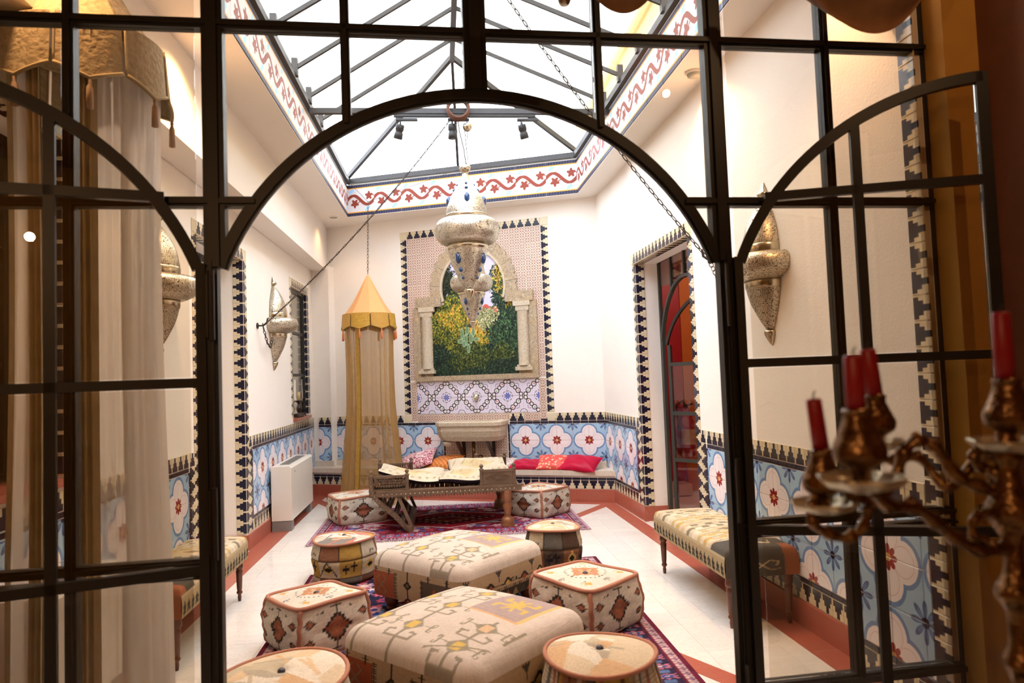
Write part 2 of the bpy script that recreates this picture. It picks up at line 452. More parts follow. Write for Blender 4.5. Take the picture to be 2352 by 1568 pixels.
def obj(name, mb, mat=None, parent=None, smooth=False, cols=None, loc=None, rot=None):
    me = mb if isinstance(mb, bpy.types.Mesh) else mb.mesh(name, mat, smooth, cols)
    o = bpy.data.objects.new(name, me); COL.objects.link(o)
    if parent: o.parent = parent
    if loc is not None: o.location = loc
    if rot is not None: o.rotation_euler = rot
    return o
def tag(o, label, cat, group=None):
    o['label'] = label; o['category'] = cat
    if group: o['group'] = group
    return o
def thing(name, label, cat, loc=(0, 0, 0), rz=0, group=None):
    o = bpy.data.objects.new(name, None); COL.objects.link(o); o.location = loc; o.rotation_euler = (0, 0, rz)
    o.empty_display_size = .1
    return tag(o, label, cat, group)
def struct(o, label=None):
    o['kind'] = 'structure'
    if label: o['label'] = label
    return o
def sempty(name, label=None):
    o = bpy.data.objects.new(name, None); COL.objects.link(o); return struct(o, label)

# ------------------------------------------------------------------ wall frames
class Wall:
    """o: 2D origin, d: direction along the wall, n: normal into the room"""
    def __init__(s, o, d, n):
        s.o = Vector(o); s.d = Vector(d).normalized(); s.n = Vector(n).normalized()
        s.rz = math.atan2(s.n.x, -s.n.y)
    def P(s, t, z, off=0.0):
        p = s.o + s.d * t + s.n * off; return Vector((p.x, p.y, z))
    def sy(s, y): return (y - s.o.y) / s.d.y
a = 2.7101
WB = Wall((1.9265, 8.1502), (math.cos(a), math.sin(a)), (-math.sin(a), math.cos(a)))   # back wall from its right corner
if WB.n.y > 0: WB.n = -WB.n; WB.rz = math.atan2(WB.n.x, -WB.n.y)
a = -1.5403; WR = Wall((1.9265, 8.1502), (math.cos(a), math.sin(a)), (math.sin(a), -math.cos(a)))
a = -1.5505; WA = Wall((2.0008, 4.3118), (math.cos(a), math.sin(a)), (math.sin(a), -math.cos(a)))
a = 1.5563; WL = Wall((-1.7596, 6.8592), (math.cos(a), math.sin(a)), (math.sin(a), -math.cos(a)))
CORN_L = 9.835

def wall_grid(W, s0, s1, z0, z1, holes, th):
    """solid wall with rectangular holes, front face at offset 0, thickness th outward"""
    ss = sorted({s0, s1} | {h[0] for h in holes} | {h[1] for h in holes}); zs = sorted({z0, z1} | {h[2] for h in holes} | {h[3] for h in holes})
    mb = MB(); idx = {}
    def vtx(s, z, k):
        key = (round(s, 5), round(z, 5), k)
        if key not in idx: idx[key] = len(mb.v); mb.v.append(tuple(W.P(s, z, 0 if k == 0 else -th)))
        return idx[key]
    def solid(i, j):
        if i < 0 or j < 0 or i >= len(ss) - 1 or j >= len(zs) - 1: return False
        cs = (ss[i] + ss[i + 1]) / 2; cz = (zs[j] + zs[j + 1]) / 2
        return not any(h[0] < cs < h[1] and h[2] < cz < h[3] for h in holes)
    for i in range(len(ss) - 1):
        for j in range(len(zs) - 1):
            if not solid(i, j): continue
            a, b, c, d = ss[i], ss[i + 1], zs[j], zs[j + 1]
            for k in (0, 1): mb.f.append((vtx(a, c, k), vtx(b, c, k), vtx(b, d, k), vtx(a, d, k)))
            if not solid(i - 1, j): mb.f.append((vtx(a, c, 0), vtx(a, d, 0), vtx(a, d, 1), vtx(a, c, 1)))
            if not solid(i + 1, j): mb.f.append((vtx(b, c, 0), vtx(b, d, 0), vtx(b, d, 1), vtx(b, c, 1)))
            if not solid(i, j - 1): mb.f.append((vtx(a, c, 0), vtx(b, c, 0), vtx(b, c, 1), vtx(a, c, 1)))
            if not solid(i, j + 1): mb.f.append((vtx(a, d, 0), vtx(b, d, 0), vtx(b, d, 1), vtx(a, d, 1)))
    return mb

# ------------------------------------------------------------------ tile prototypes (shared mesh data)
TILE_ME = {}
def tile_mesh(w, h, mat, th=.005):
    key = (round(w, 4), round(h, 4), mat.name)
    if key in TILE_ME: return TILE_ME[key]
    b = .0016; x = w / 2 - .0019; z = h / 2 - .0019; mb = MB()
    vs = [(-x, 0, -z), (x, 0, -z), (x, 0, z), (-x, 0, z), (-x, -th + b, -z), (x, -th + b, -z), (x, -th + b, z), (-x, -th + b, z),
          (-x + b, -th, -z + b), (x - b, -th, -z + b), (x - b, -th, z - b), (-x + b, -th, z - b)]
    mb.add(vs, [(8, 9, 10, 11)] + [(i, (i + 1) % 4, 4 + (i + 1) % 4, 4 + i) for i in range(4)] + [(4 + i, 4 + (i + 1) % 4, 8 + (i + 1) % 4, 8 + i) for i in range(4)])
    TILE_ME[key] = mb.mesh('tile', mat); return TILE_ME[key]
def put_tile(W, parent, s, z, w, h, mat, k=0, off=0.0, name='tile', jit=.0006):
    """tile centred at (s,z); k = quarter turns clockwise about its own face normal"""
    me = tile_mesh(w, h, mat)
    o = bpy.data.objects.new(name, me); COL.objects.link(o); o.parent = parent
    R = Matrix.Rotation(W.rz, 4, 'Z') @ Matrix.Rotation(k * PI / 2, 4, 'Y')
    o.rotation_euler = R.to_euler(); o.location = W.P(s, z, off + random.uniform(0, jit)); return o
def sgn(W):
    """+1 when increasing s runs to the viewer's right when facing the wall"""
    right = Vector((math.cos(W.rz), math.sin(W.rz))); return 1 if right.dot(W.d) > 0 else -1
# quarter-turn table: corner of the tile that holds the blossom centre. k=0: bottom-left
def kflower(right_side, top):   # blossom centre lies at tile's (right?, top?) corner
    return {(False, False): 0, (False, True): 1, (True, True): 2, (True, False): 3}[(right_side, top)]
Z12 = .677
def flowers(W, parent, s0, s1, phase, rows=(1, 0, -1), zmin=None, off=0.0):
    """20 cm blossom tiles between s0 and s1; blossom centres at phase + .2 + .4k"""
    sg = sgn(W); n0 = math.floor((s0 - phase) / .2 + 1e-6)
    i = n0
    while phase + i * .2 < s1 - 1e-6:
        a = phase + i * .2; b = a + .2; even = (i % 2 == 0)      # even tile: centre at its high-s edge
        hi = even; right = hi if sg > 0 else (not hi)
        ca, cb = max(a, s0), min(b, s1)
        for r in rows:
            zb = Z12 + (r - 1) * .2 + .0
            top = (r == 0) or (r == -2)
            if r == -1: top = False
            # r=1: above joint (centre at bottom); r=0: below joint (centre at top); r=-1: centre at bottom
            k = kflower(right, r == 0)
            zt = zb + .2; z0 = zb if zmin is None else max(zb, zmin)
            if zt - z0 < .02: continue
            if cb - ca > .195 and zt - z0 > .195:
                put_tile(W, parent, (a + b) / 2, (z0 + zt) / 2, .2, .2, M['flower'], k, off)
            elif cb - ca > .015:
                cut_tile(W, parent, (a + b) / 2, zb + .1, ca, cb, z0, zt, k, off)
        i += 1
def cut_tile(W, parent, cs, cz, a, b, z0, z1, k, off=0.0, mat=None):
    """cut tile: mesh keeps the origin of the full tile, so the pattern continues"""
    R = Matrix.Rotation(W.rz, 4, 'Z') @ Matrix.Rotation(k * PI / 2, 4, 'Y'); Ri = R.inverted()
    C0 = W.P(cs, cz, off); th = .005; e = .0019; mb = MB(); c = []
    for s_, z_ in ((a + e, z0 + e), (b - e, z0 + e), (b - e, z1 - e), (a + e, z1 - e)): c.append(W.P(s_, z_, off) - C0)
    n = Vector((W.n.x, W.n.y, 0)) * th
    vs = [Ri @ p for p in c] + [Ri @ (p + n) for p in c]
    mb.add(vs, [(4, 5, 6, 7)] + [(i, (i + 1) % 4, 4 + (i + 1) % 4, 4 + i) for i in range(4)])
    o = obj('tile', mb, mat or M['flower'], parent); o.rotation_euler = R.to_euler(); o.location = C0; return o
def merlon_row(W, parent, s0, s1, z, up=True, off=0.0, h=.1):
    n = max(1, round((s1 - s0) / .1)); w = (s1 - s0) / n
    for i in range(n): put_tile(W, parent, s0 + (i + .5) * w, z, w, h, M['merlon'], 0 if up else 2, off)
def cap_row(W, parent, s0, s1, z, h=.03, off=0.0):
    n = max(1, round((s1 - s0) / .1)); w = (s1 - s0) / n
    for i in range(n): put_tile(W, parent, s0 + (i + .5) * w, z, w, h, M['cap'], 0, off)
def merlon_col(W, parent, z0, z1, s, point_to_high_s, off=0.0):
    """column of merlon tiles pointing sideways; s = centre of the column"""
    n = max(1, round((z1 - z0) / .1)); w = (z1 - z0) / n
    right = point_to_high_s if sgn(W) > 0 else (not point_to_high_s)
    for i in range(n): put_tile(W, parent, s, z0 + (i + .5) * w, w, .09, M['merlon'], 1 if right else 3, off)
def cap_col(W, parent, z0, z1, s, w=.025, off=0.0):
    n = max(1, round((z1 - z0) / .1)); h = (z1 - z0) / n
    for i in range(n): put_tile(W, parent, s, z0 + (i + .5) * h, w, h, M['cap'], 0, off)
ZM0, ZM1 = .145, 1.01      # wainscot limits
def wainscot(W, parent, s0, s1, phase, low=True, off=0.0):
    merlon_row(W, parent, s0, s1, .961, True, off); cap_row(W, parent, s0, s1, .894, .032, off)
    if low:
        flowers(W, parent, s0, s1, phase, (1, 0, -1), None, off)
        cap_row(W, parent, s0, s1, .261, .03, off); merlon_row(W, parent, s0, s1, .196, False, off)
    else: flowers(W, parent, s0, s1, phase, (1, 0, -1), .43, off)

# ================================================================== THE ROOM SHELL
T = 0.30
# floor
mb = MB(); mb.box((-3.2, -2.4, -.12), (4.2, 11.5, -.012)); floor = struct(obj('floor', mb, M['plaster']), 'pale travertine floor with red marble borders')
def poly_slab(name, pts, mat, parent, z0=-.012, z1=0.0):
    mb = MB(); mb.prism([(p[0], p[1], z0) for p in pts], None, (0, 0, z1 - z0)); return obj(name, mb, mat, parent)
def inset(x, y): return x, y
mar = MB()
slabs = {}
def slab(w, l):
    if (w, l) not in slabs:
        m = MB(); e = .0006; b = .0006
        vs = [(-w / 2 + e, -l / 2 + e, -.012), (w / 2 - e, -l / 2 + e, -.012), (w / 2 - e, l / 2 - e, -.012), (-w / 2 + e, l / 2 - e, -.012)]
        vs += [(p[0], p[1], -b) for p in vs]; vs += [(p[0] * (1 - .004), p[1] * (1 - .003), 0) for p in vs[:4]]
        m.add(vs, [(8, 9, 10, 11)] + [(i, (i + 1) % 4, 4 + (i + 1) % 4, 4 + i) for i in range(4)] + [(4 + i, 4 + (i + 1) % 4, 8 + (i + 1) % 4, 8 + i) for i in range(4)])
        slabs[(w, l)] = m.mesh('slab', M['marble'])
    return slabs[(w, l)]
def put_slab(x, y, w, l):
    o = bpy.data.objects.new('slab', slab(w, l)); COL.objects.link(o); o.parent = floor; o.location = (x, y, random.uniform(-.0004, 0)); return o
yy = 2.4; r = 0
while yy < 9.8:                                   # staggered travertine slabs, laid in pairs turned against each other
    xx = -1.66 + (.2 if r % 2 else 0) - .2
    q = r
    while xx < 1.95:
        if q % 2 == 0 and yy + .4 < 9.95:
            put_slab(xx + .1, yy + .2, .2, .4); put_slab(xx + .3, yy + .2, .2, .4)
        else:
            put_slab(xx + .2, yy + .1, .4, .2); put_slab(xx + .2, yy + .3, .4, .2)
        xx += .4; q += 1
    yy += .4; r += 1
for i in range(6):                                # the camera's own room
    for j in range(6): put_slab(-1.5 + i * .6, -.9 + j * .6, .6, .6) if True else None
# red border strips and diagonals (slightly proud so that they read as inlays)
def strip(pts, z=.0012): return poly_slab('border_strip', pts, M['red_marble'], floor, -.011, z)
def line_strip(a, b, w, z=.0012):
    a = Vector(a); b = Vector(b); t = (b - a).normalized(); n = Vector((-t.y, t.x)) * w / 2
    return strip([a - n, b - n, b + n, a + n], z)
pL = lambda y, o: WL.P(WL.sy(y), 0, o).xy; pA = lambda y, o: WA.P(WA.sy(y), 0, o).xy; pB = lambda t, o: WB.P(t, 0, o).xy
for y0, y1 in ((2.42, 3.6), (3.6, 4.8), (4.8, 6.0), (6.0, 7.2), (7.2, 8.4), (8.4, 9.6)):
    strip([pL(y0 + .002, .02), pL(y0 + .002, .20), pL(y1 - .002, .20), pL(y1 - .002, .02)])
for y0, y1 in ((2.42, 3.5), (3.5, 4.6), (4.6, 5.7), (5.7, 6.8), (6.8, 7.85)):
    strip([pA(y0 + .002, .015), pA(y0 + .002, .17), pA(y1 - .002, .17), pA(y1 - .002, .015)])
for i in range(4):
    t0 = -.03 + i * 1.0; t1 = t0 + .996
    strip([pB(t0, .31), pB(t1, .31), pB(t1, .44), pB(t0, .44)], .0016)
line_strip((1.84, 7.78), (1.28, 7.10), .11, .002); line_strip((-1.58, 9.02), (-1.16, 8.2), .11, .002)
line_strip((1.80, 2.38), (1.12, 3.62), .12, .002); line_strip((-1.66, 2.38), (-.98, 3.62), .12, .002)

# back wall
wall_back = struct(obj('wall_back', wall_grid(WB, -.35, 4.4, 0, 3.62, [], T), M['plaster']))
# right wall: far piece, near piece with doorway between
mb = wall_grid(WR, -.2, 1.39, 0, 3.62, [], .24)
wall_right = struct(obj('wall_right', mb, M['plaster']))
sD0 = WA.sy(6.763); sD1 = WA.sy(5.31); sP = WA.sy(2.95)
mb = wall_grid(WA, sD0 - .02, sP + .7, 0, 3.62, [(sD0 - .03, sD1, -.1, 2.545)], .24)
mb.v = mb.v; obj('near_section', mb, M['plaster'], wall_right)
# pier at the near end of the right wall
mb = MB(); mb.box((0, 0, 0), (1, 1, 1)); 
WP = Wall((1.8035, 2.94), WA.d, WA.n)
mb = MB(); q = [WP.P(0, 0, 0), WP.P(.52, 0, 0), WP.P(.52, 0, -.4), WP.P(0, 0, -.4)]
mb.prism(q, None, (0, 0, 3.62)); pier = obj('pier', mb, M['plaster'], wall_right)
# left wall
LW = dict(d0=WL.sy(5.35), d1=WL.sy(6.53), w0=WL.sy(8.46), w1=WL.sy(9.36), n0=WL.sy(2.62), n1=WL.sy(3.57))
mb = wall_grid(WL, WL.sy(2.0), WL.sy(9.95), 0, 3.62, [(LW['d0'], LW['d1'], -.1, 2.62), (LW['w0'], LW['w1'], 1.06, 2.64), (LW['n0'], LW['n1'], 1.06, 2.72)], .34)
wall_left = struct(obj('wall_left', mb, M['plaster']))
# deep reveals behind the left openings: dark steel windows/doors close them
for (k0, k1, z0, z1, nm) in (('d0', 'd1', 0, 2.62, 'door_3'), ('w0', 'w1', 1.06, 2.64, 'window_3'), ('n0', 'n1', 1.06, 2.72, 'window_4')):
    s0, s1 = LW[k0], LW[k1]; e = sempty(nm, 'dark steel framed opening in the left wall'); off = -.27 if nm != 'window_3' else -.06
    mb = MB()
    for a_, b_ in (((s0 + .02, z0), (s0 + .02, z1)), ((s1 - .02, z0), (s1 - .02, z1)), ((s0, z1 - .02), (s1, z1 - .02)), ((s0, z0 + .02), (s1, z0 + .02))):
        mb.bar(WL.P(a_[0], a_[1], off), WL.P(b_[0], b_[1], off), .045, .045, (WL.n.x, WL.n.y, 0))
    obj('frame', mb, M['steel'], e)
    n = 2 if s1 - s0 > 1 else 1
    for i in range(n):
        a_ = s0 + .04 + i * (s1 - s0 - .08) / n; b_ = s0 + .04 + (i + 1) * (s1 - s0 - .08) / n
        mb = MB(); mb.prism([WL.P(a_, z0 + .04, off), WL.P(b_, z0 + .04, off), WL.P(b_, z1 - .04, off), WL.P(a_, z1 - .04, off)], None, Vector((WL.n.x, WL.n.y, 0)) * -.006); obj('pane', mb, M['glass'], e)
    for zz in (z0 + (z1 - z0) * .33, z0 + (z1 - z0) * .66):
        mb = MB(); mb.bar(WL.P(s0, zz, off), WL.P(s1, zz, off), .03, .035); obj('glazing_bar', mb, M['steel'], e)
mb = MB(); mb.prism([WL.P(WL.sy(2.0), 0, -.95), WL.P(WL.sy(9.9), 0, -.95), WL.P(WL.sy(9.9), 0, -1.0), WL.P(WL.sy(2.0), 0, -1.0)], None, (0, 0, 3.4)); struct(obj('wall_outer_left', mb, M['white_paint']))
# column in the back left corner
tc = 3.68; mb = MB(); mb.prism([WB.P(tc, 0, 0), WB.P(4.3, 0, 0), WB.P(4.3, 0, .13), WB.P(tc, 0, .13)], None, (0, 0, 3.05)); column = obj('corner_column', mb, M['plaster'], wall_back)
WC = Wall(WB.P(tc, 0, .13).xy, WB.d, WB.n)
# beam along the left wall, soffit at 3.0
mb = MB(); q = [WL.P(WL.sy(2.3), 0, .005), WL.P(WL.sy(9.95), 0, .005), (-1.495, 9.9), (-1.565, 2.3)]
mb.prism([(p[0], p[1], 3.0) for p in q], None, (0, 0, .62)); struct(obj('trim_beam', mb, M['white_paint']), 'white boxed beam along the left wall')

# ceiling with skylight opening (trapezoid)
OF = 3.4; O = [(-1.20, OF), (1.742, OF), (1.682, 8.017), (-1.129, 9.094)]
mb = MB()
outer = [(-2.2, 2.30), (2.4, 2.30), (2.4, 10.6), (-2.2, 10.6)]
for k in range(4):
    a0, a1, b1, b0 = outer[k], outer[(k + 1) % 4], O[(k + 1) % 4], O[k]
    mb.prism([(p[0], p[1], 3.6) for p in (a0, a1, b1, b0)], None, (0, 0, .42))
ceiling = struct(obj('ceiling', mb, M['white_paint']))
# frieze tiles on the upstand
frz = sempty('trim_frieze', 'band of vine-patterned tiles around the skylight opening')
def frieze(W, L, rev=False):
    n = round(L / .4); w = L / n
    for i in range(n): put_tile(W, frz, (i + .5) * w, 3.807, w, .405, M['frieze'], 0, .0, 'tile', .001)
WFb = Wall(O[2], Vector(O[3]) - Vector(O[2]), (-.36, -.93)); WFb.n = Vector((-WFb.d.y, WFb.d.x)); 
if WFb.n.y > 0: WFb.n = -WFb.n
WFb.rz = math.atan2(WFb.n.x, -WFb.n.y)
WFr = Wall(O[1], Vector(O[2]) - Vector(O[1]), (-1, 0)); WFl = Wall(O[0], Vector(O[3]) - Vector(O[0]), (1, 0)); WFf = Wall(O[0], (1, 0), (0, 1))
for W_, n_ in ((WFr, (-WFr.d.y, WFr.d.x)), (WFl, (WFl.d.y, -WFl.d.x))):
    W_.n = Vector(n_); W_.rz = math.atan2(W_.n.x, -W_.n.y)
frieze(WFb, (Vector(O[3]) - Vector(O[2])).length); frieze(WFr, (Vector(O[2]) - Vector(O[1])).length)
frieze(WFl, (Vector(O[3]) - Vector(O[0])).length); frieze(WFf, O[1][0] - O[0][0])

# skylight: curb, ridge, hips, rafters, panes
sky_w = sempty('window_2', 'hipped steel and glass skylight')
ZC, ZR = 4.03, 4.86
mb = MB()
for k in range(4):
    a_ = Vector(O[k]).to_3d(); b_ = Vector(O[(k + 1) % 4]).to_3d(); a_.z = b_.z = ZC + .03; mb.bar(a_, b_, .075, .06)
obj('curb', mb, M['skysteel'], sky_w)
xr = .225
R0 = Vector((xr, OF + 1.3, ZR)); R1_ = Vector((xr, 7.22, ZR))
c3 = [Vector((p[0], p[1], ZC + .08)) for p in O]
mb = MB(); mb.bar(R0, R1_ + Vector((0, .03, 0)), .05, .10); obj('ridge_beam', mb, M['skysteel'], sky_w)
def rafter(a_, b_, w=.024, d=.032, nm='rafter'):
    mb = MB(); mb.bar(a_, b_, w, d); return obj(nm, mb, M['skysteel'], sky_w)
for a_, b_ in ((c3[0], R0), (c3[1], R0), (c3[2], R1_), (c3[3], R1_)): rafter(a_, b_, .04, .05, 'hip_rafter')
mid_b = (c3[2] + c3[3]) / 2; rafter(Vector((mid_b.x + .02, mid_b.y, mid_b.z)), R1_, .03, .045)
rafter(Vector((.2, OF, ZC + .08)), R0)
def sideX(k, y):   # point on opening side line at y
    a_, b_ = (c3[0], c3[3]) if k == 'L' else (c3[1], c3[2]); t = (y - a_.y) / (b_.y - a_.y); return a_.lerp(b_, t)
Ly = [4.62, 5.18, 5.90, 6.49, 7.08]; Ry = [4.15, 4.776, 5.407, 5.968, 6.561]
Ly = [3.62, 4.06] + Ly; Ry = [3.55, 3.8] + Ry
ridge_y = [min(max((a_ + b_) / 2, R0.y), 7.2) for a_, b_ in zip(Ly, Ry)]
for a_, b_, c_ in zip(Ly, Ry, ridge_y):
    rafter(sideX('L', a_), Vector((xr, c_, ZR))); rafter(sideX('R', b_), Vector((xr, c_, ZR)))
    for k, y_ in (('L', a_), ('R', b_)):
        p = sideX(k, y_); s_ = 1 if k == 'L' else -1; mb = MB(); mb.bar(p + Vector((s_ * .03, 0, -.05)), p + Vector((s_ * .03, 0, .10)), .05, .05, (1, 0, 0)); obj('bracket', mb, M['skysteel'], sky_w)
def pane(pts):
    pts = [Vector(p) + Vector((0, 0, .045)) for p in pts]; mb = MB(); mb.prism(pts, None, (0, 0, .008)); return obj('pane', mb, M['skyglass'], sky_w)
for side, ys in (('L', Ly), ('R', Ry)):
    for i in range(len(ys) - 1): pane([sideX(side, ys[i]), sideX(side, ys[i + 1]), (xr, ridge_y[i + 1], ZR), (xr, ridge_y[i], ZR)])
    pane([sideX(side, ys[-1]), c3[3] if side == 'L' else c3[2], R1_, (xr, ridge_y[-1], ZR)])
pane([c3[3], mid_b, R1_]); pane([mid_b, c3[2], R1_]); pane([c3[0], (.2, OF, ZC + .08), R0]); pane([(.2, OF, ZC + .08), c3[1], R0])
# neighbouring building seen through the glass on the right, with a pipe
mb = MB(); mb.box((2.62, 1.0, 4.02), (2.95, 12, 5.82)); nb = struct(obj('wall_neighbour', mb, M['cream_wall']), 'cream wall of the neighbouring building')
mb = MB(); mb.tube([(2.60, 1, 5.86), (2.60, 12, 5.86)], .075, 10); obj('pipe', mb, M['cream_wall'], nb)

# baseboards (red marble) with a small top edge
def baseboard(name, W, s0, s1, h=.143, th=.018):
    mb = MB(); mb.prism([W.P(s0, 0, 0), W.P(s1, 0, 0), W.P(s1, 0, th), W.P(s0, 0, th)], None, (0, 0, h))
    return struct(obj(name, mb, M['red_marble']))
baseboard('baseboard_right', WR, .28, 1.408); baseboard('baseboard_right', WA, sD1, sP + .02); baseboard('baseboard_right', WP, -.018, .55)
baseboard('baseboard_left', WL, LW['d1'], WL.sy(9.62), .135); baseboard('baseboard_left', WL, WL.sy(2.4), LW['d0'], .135)
# door jambs' own skirting
jd = Vector((1, .0)); WJ = Wall(WR.P(1.39, 0, 0).xy, (1, 0.03), (0, -1)); baseboard('baseboard_right', WJ, -.018, .24)
WJL = Wall(WL.P(LW['d1'], 0, 0).xy, (-1, 0.0145), (0, -1)); baseboard('baseboard_left', WJL, -.0, .33, .135)

# ---- tiles: right wall, far section
wainscot(WR, wall_right, 0.002, 1.2, 0.0)
cap_col(WR, wall_right, .245, .877, 1.213)
merlon_col(WR, wall_right, ZM0, .912, 1.268, True); merlon_col(WR, wall_right, ZM0, 2.545, 1.345, False)
merlon_row(WR, wall_right, 1.226, 1.31, .961)
merlon_col(WJ, wall_right, ZM0, 2.545, .046, True)
# ---- right wall near section
wainscot(WA, wall_right, sD1 + .203, sP - .002, WA.sy(4.3118 - .0) - .8 + .0)
cap_col(WA, wall_right, .245, .877, sD1 + .19)
merlon_col(WA, wall_right, ZM0, .912, sD1 + .133, False); merlon_col(WA, wall_right, ZM0, 2.545, sD1 + .046, True)
merlon_row(WA, wall_right, sD1 + .09, sD1 + .178, .961)
merlon_row(WA, wall_right, sD0 + .0, sD1 + .0, 2.595, True, 0, .1)
put_tile(WA, wall_right, sD0 - .045, 2.595, .09, .1, M['beige_tile']); put_tile(WA, wall_right, sD1 + .046, 2.595, .09, .1, M['beige_tile'])
# lintel soffit tiles of the doorway
def soffit(W, parent, s0, s1, z, depth=.1):
    n = round((s1 - s0) / .1); w = (s1 - s0) / n
    for i in range(n):
        o = bpy.data.objects.new('tile', tile_mesh(w, .1, M['merlon'])); COL.objects.link(o); o.parent = parent
        R = Matrix.Rotation(W.rz, 4, 'Z') @ Matrix.Rotation(PI / 2, 4, 'X'); p = W.P(s0 + (i + .5) * w, z, -depth / 2)
        o.rotation_euler = R.to_euler(); o.location = p
soffit(WA, wall_right, sD0, sD1, 2.545)
# ---- pier tiles
merlon_row(WP, wall_right, .0, .45, .961); cap_row(WP, wall_right, .0, .45, .894, .032); flowers(WP, wall_right, .002, .45, .01 - .2 + .2)
cap_row(WP, wall_right, .0, .45, .261); merlon_row(WP, wall_right, .0, .45, .196, False)
merlon_col(WP, wall_right, ZM0, 3.3, .497, True)
# ---- left wall
wainscot(WL, wall_left, LW['d1'] + .203, WL.sy(9.66), WL.sy(6.8592), True)
cap_col(WL, wall_left, .245, .877, LW['d1'] + .19)
merlon_col(WL, wall_left, ZM0, .912, LW['d1'] + .133, False); merlon_col(WL, wall_left, ZM0, 2.62, LW['d1'] + .046, True)
merlon_row(WL, wall_left, LW['d1'] + .09, LW['d1'] + .178, .961)
merlon_row(WL, wall_left, LW['d0'], LW['d1'], 2.67); put_tile(WL, wall_left, LW['d1'] + .046, 2.67, .09, .1, M['beige_tile']); put_tile(WL, wall_left, LW['d0'] - .046, 2.67, .09, .1, M['beige_tile'])
soffit(WL, wall_left, LW['d0'], LW['d1'], 2.62)
merlon_col(WJL, wall_left, ZM0, 2.62, .046, True)
s1 = LW['d0'] - .203
wainscot(WL, wall_left, WL.sy(2.36), s1, s1 - .4 * 8)
cap_col(WL, wall_left, .245, .877, LW['d0'] - .19)
merlon_col(WL, wall_left, ZM0, .912, LW['d0'] - .133, True); merlon_col(WL, wall_left, ZM0, 2.62, LW['d0'] - .046, False)
merlon_row(WL, wall_left, LW['d0'] - .178, LW['d0'] - .09, .961)
# window surrounds and sills
for k0, k1, zt in (('w0', 'w1', 2.64), ('n0', 'n1', 2.72)):
    a_, b_ = LW[k0], LW[k1]
    merlon_col(WL, wall_left, 1.075, zt, a_ - .046, False); merlon_col(WL, wall_left, 1.075, zt, b_ + .046, True); merlon_row(WL, wall_left, a_, b_, zt + .05)
    put_tile(WL, wall_left, a_ - .046, zt + .05, .09, .1, M['beige_tile']); put_tile(WL, wall_left, b_ + .046, zt + .05, .09, .1, M['beige_tile'])
    soffit(WL, wall_left, a_, b_, zt)
    WJw = Wall(WL.P(b_, 0, 0).xy, (-1, 0.0145), (0, -1)); merlon_col(WJw, wall_left, 1.075, zt, .046, True)
    mb = MB(); mb.prism([WL.P(a_ - .02, 1.03, -.32), WL.P(b_ + .02, 1.03, -.32), WL.P(b_ + .02, 1.03, .03), WL.P(a_ - .02, 1.03, .03)], None, (0, 0, .035)); obj('window_sill', mb, M['red_marble'], wall_left)
# ---- back wall wainscot right of the fountain, left of it, and the column
wainscot(WB, wall_back, .002, 1.2, 0.0, False)
flw0, flw1 = 2.105, tc - .002
merlon_row(WB, wall_back, 2.66, flw1, .961); cap_row(WB, wall_back, flw0, flw1, .894, .032); flowers(WB, wall_back, flw0, flw1, 2.124, (1, 0, -1), .43)
merlon_row(WC, wall_back, .005, .2, .961); cap_row(WC, wall_back, .005, .2, .894, .032); flowers(WC, wall_back, .005, .205, .0, (1, 0, -1), .43)
cap_col(WB, wall_back, .43, .877, 1.214); cap_col(WB, wall_back, .43, .877, 2.09)
# ---- fountain panel
t0, t1 = .61, 2.65
merlon_row(WB, wall_back, t0 + .1, t1 - .1, 3.37)
for s_ in (t0 + .05, t1 - .05): put_tile(WB, wall_back, s_, 3.37, .1, .1, M['beige_tile']); put_tile(WB, wall_back, s_, .961, .1, .1, M['beige_tile'])
merlon_col(WB, wall_back, 1.02, 3.32, t0 + .052, False); merlon_col(WB, wall_back, 1.02, 3.32, t1 - .052, True)
n = 9; w = (t1 - t0 - .2) / n
for i in range(n):                         # star lattice tiles around the painted arch
    for j in range(9):
        z_ = 3.32 - (j + .5) * .207; s_ = t0 + .1 + (i + .5) * w
        xx = (s_ - 1.63); inside = abs(xx) < .6 and z_ < 2.75
        if not inside: put_tile(WB, wall_back, s_, z_, w, .207, M['small'])
w = 1.66 / 8
for i in range(8):
    for j in range(2):
        right = (i % 2 == 0); top = (j == 0)
        put_tile(WB, wall_back, .80 + (i + .5) * w, 1.435 - (j + .5) * .208, w, .208, M['arab'], kflower(right, not top))
for s_ in (.755, 2.505):
    for j in range(5): put_tile(WB, wall_back, s_, 1.435 - (j + .5) * .1, .088, .1, M['small'])
for i in range(16): put_tile(WB, wall_back, .80 + (i + .5) * .10375, .966, .10375, .1, M['small'])
cap_row(WB, wall_back, t0, 1.2, .894, .032) if False else None
for i in range(4):
    for j in range(3): put_tile(WB, wall_back, 1.23 + (i + .5) * .212, .80 - .0 - (j - .35) * .2 + 0, .212, .2, M['small']) if j else put_tile(WB, wall_back, 1.23 + (i + .5) * .212, .86, .212, .1, M['small'])
cap_row(WB, wall_back, 1.23, 2.08, .448, .03)

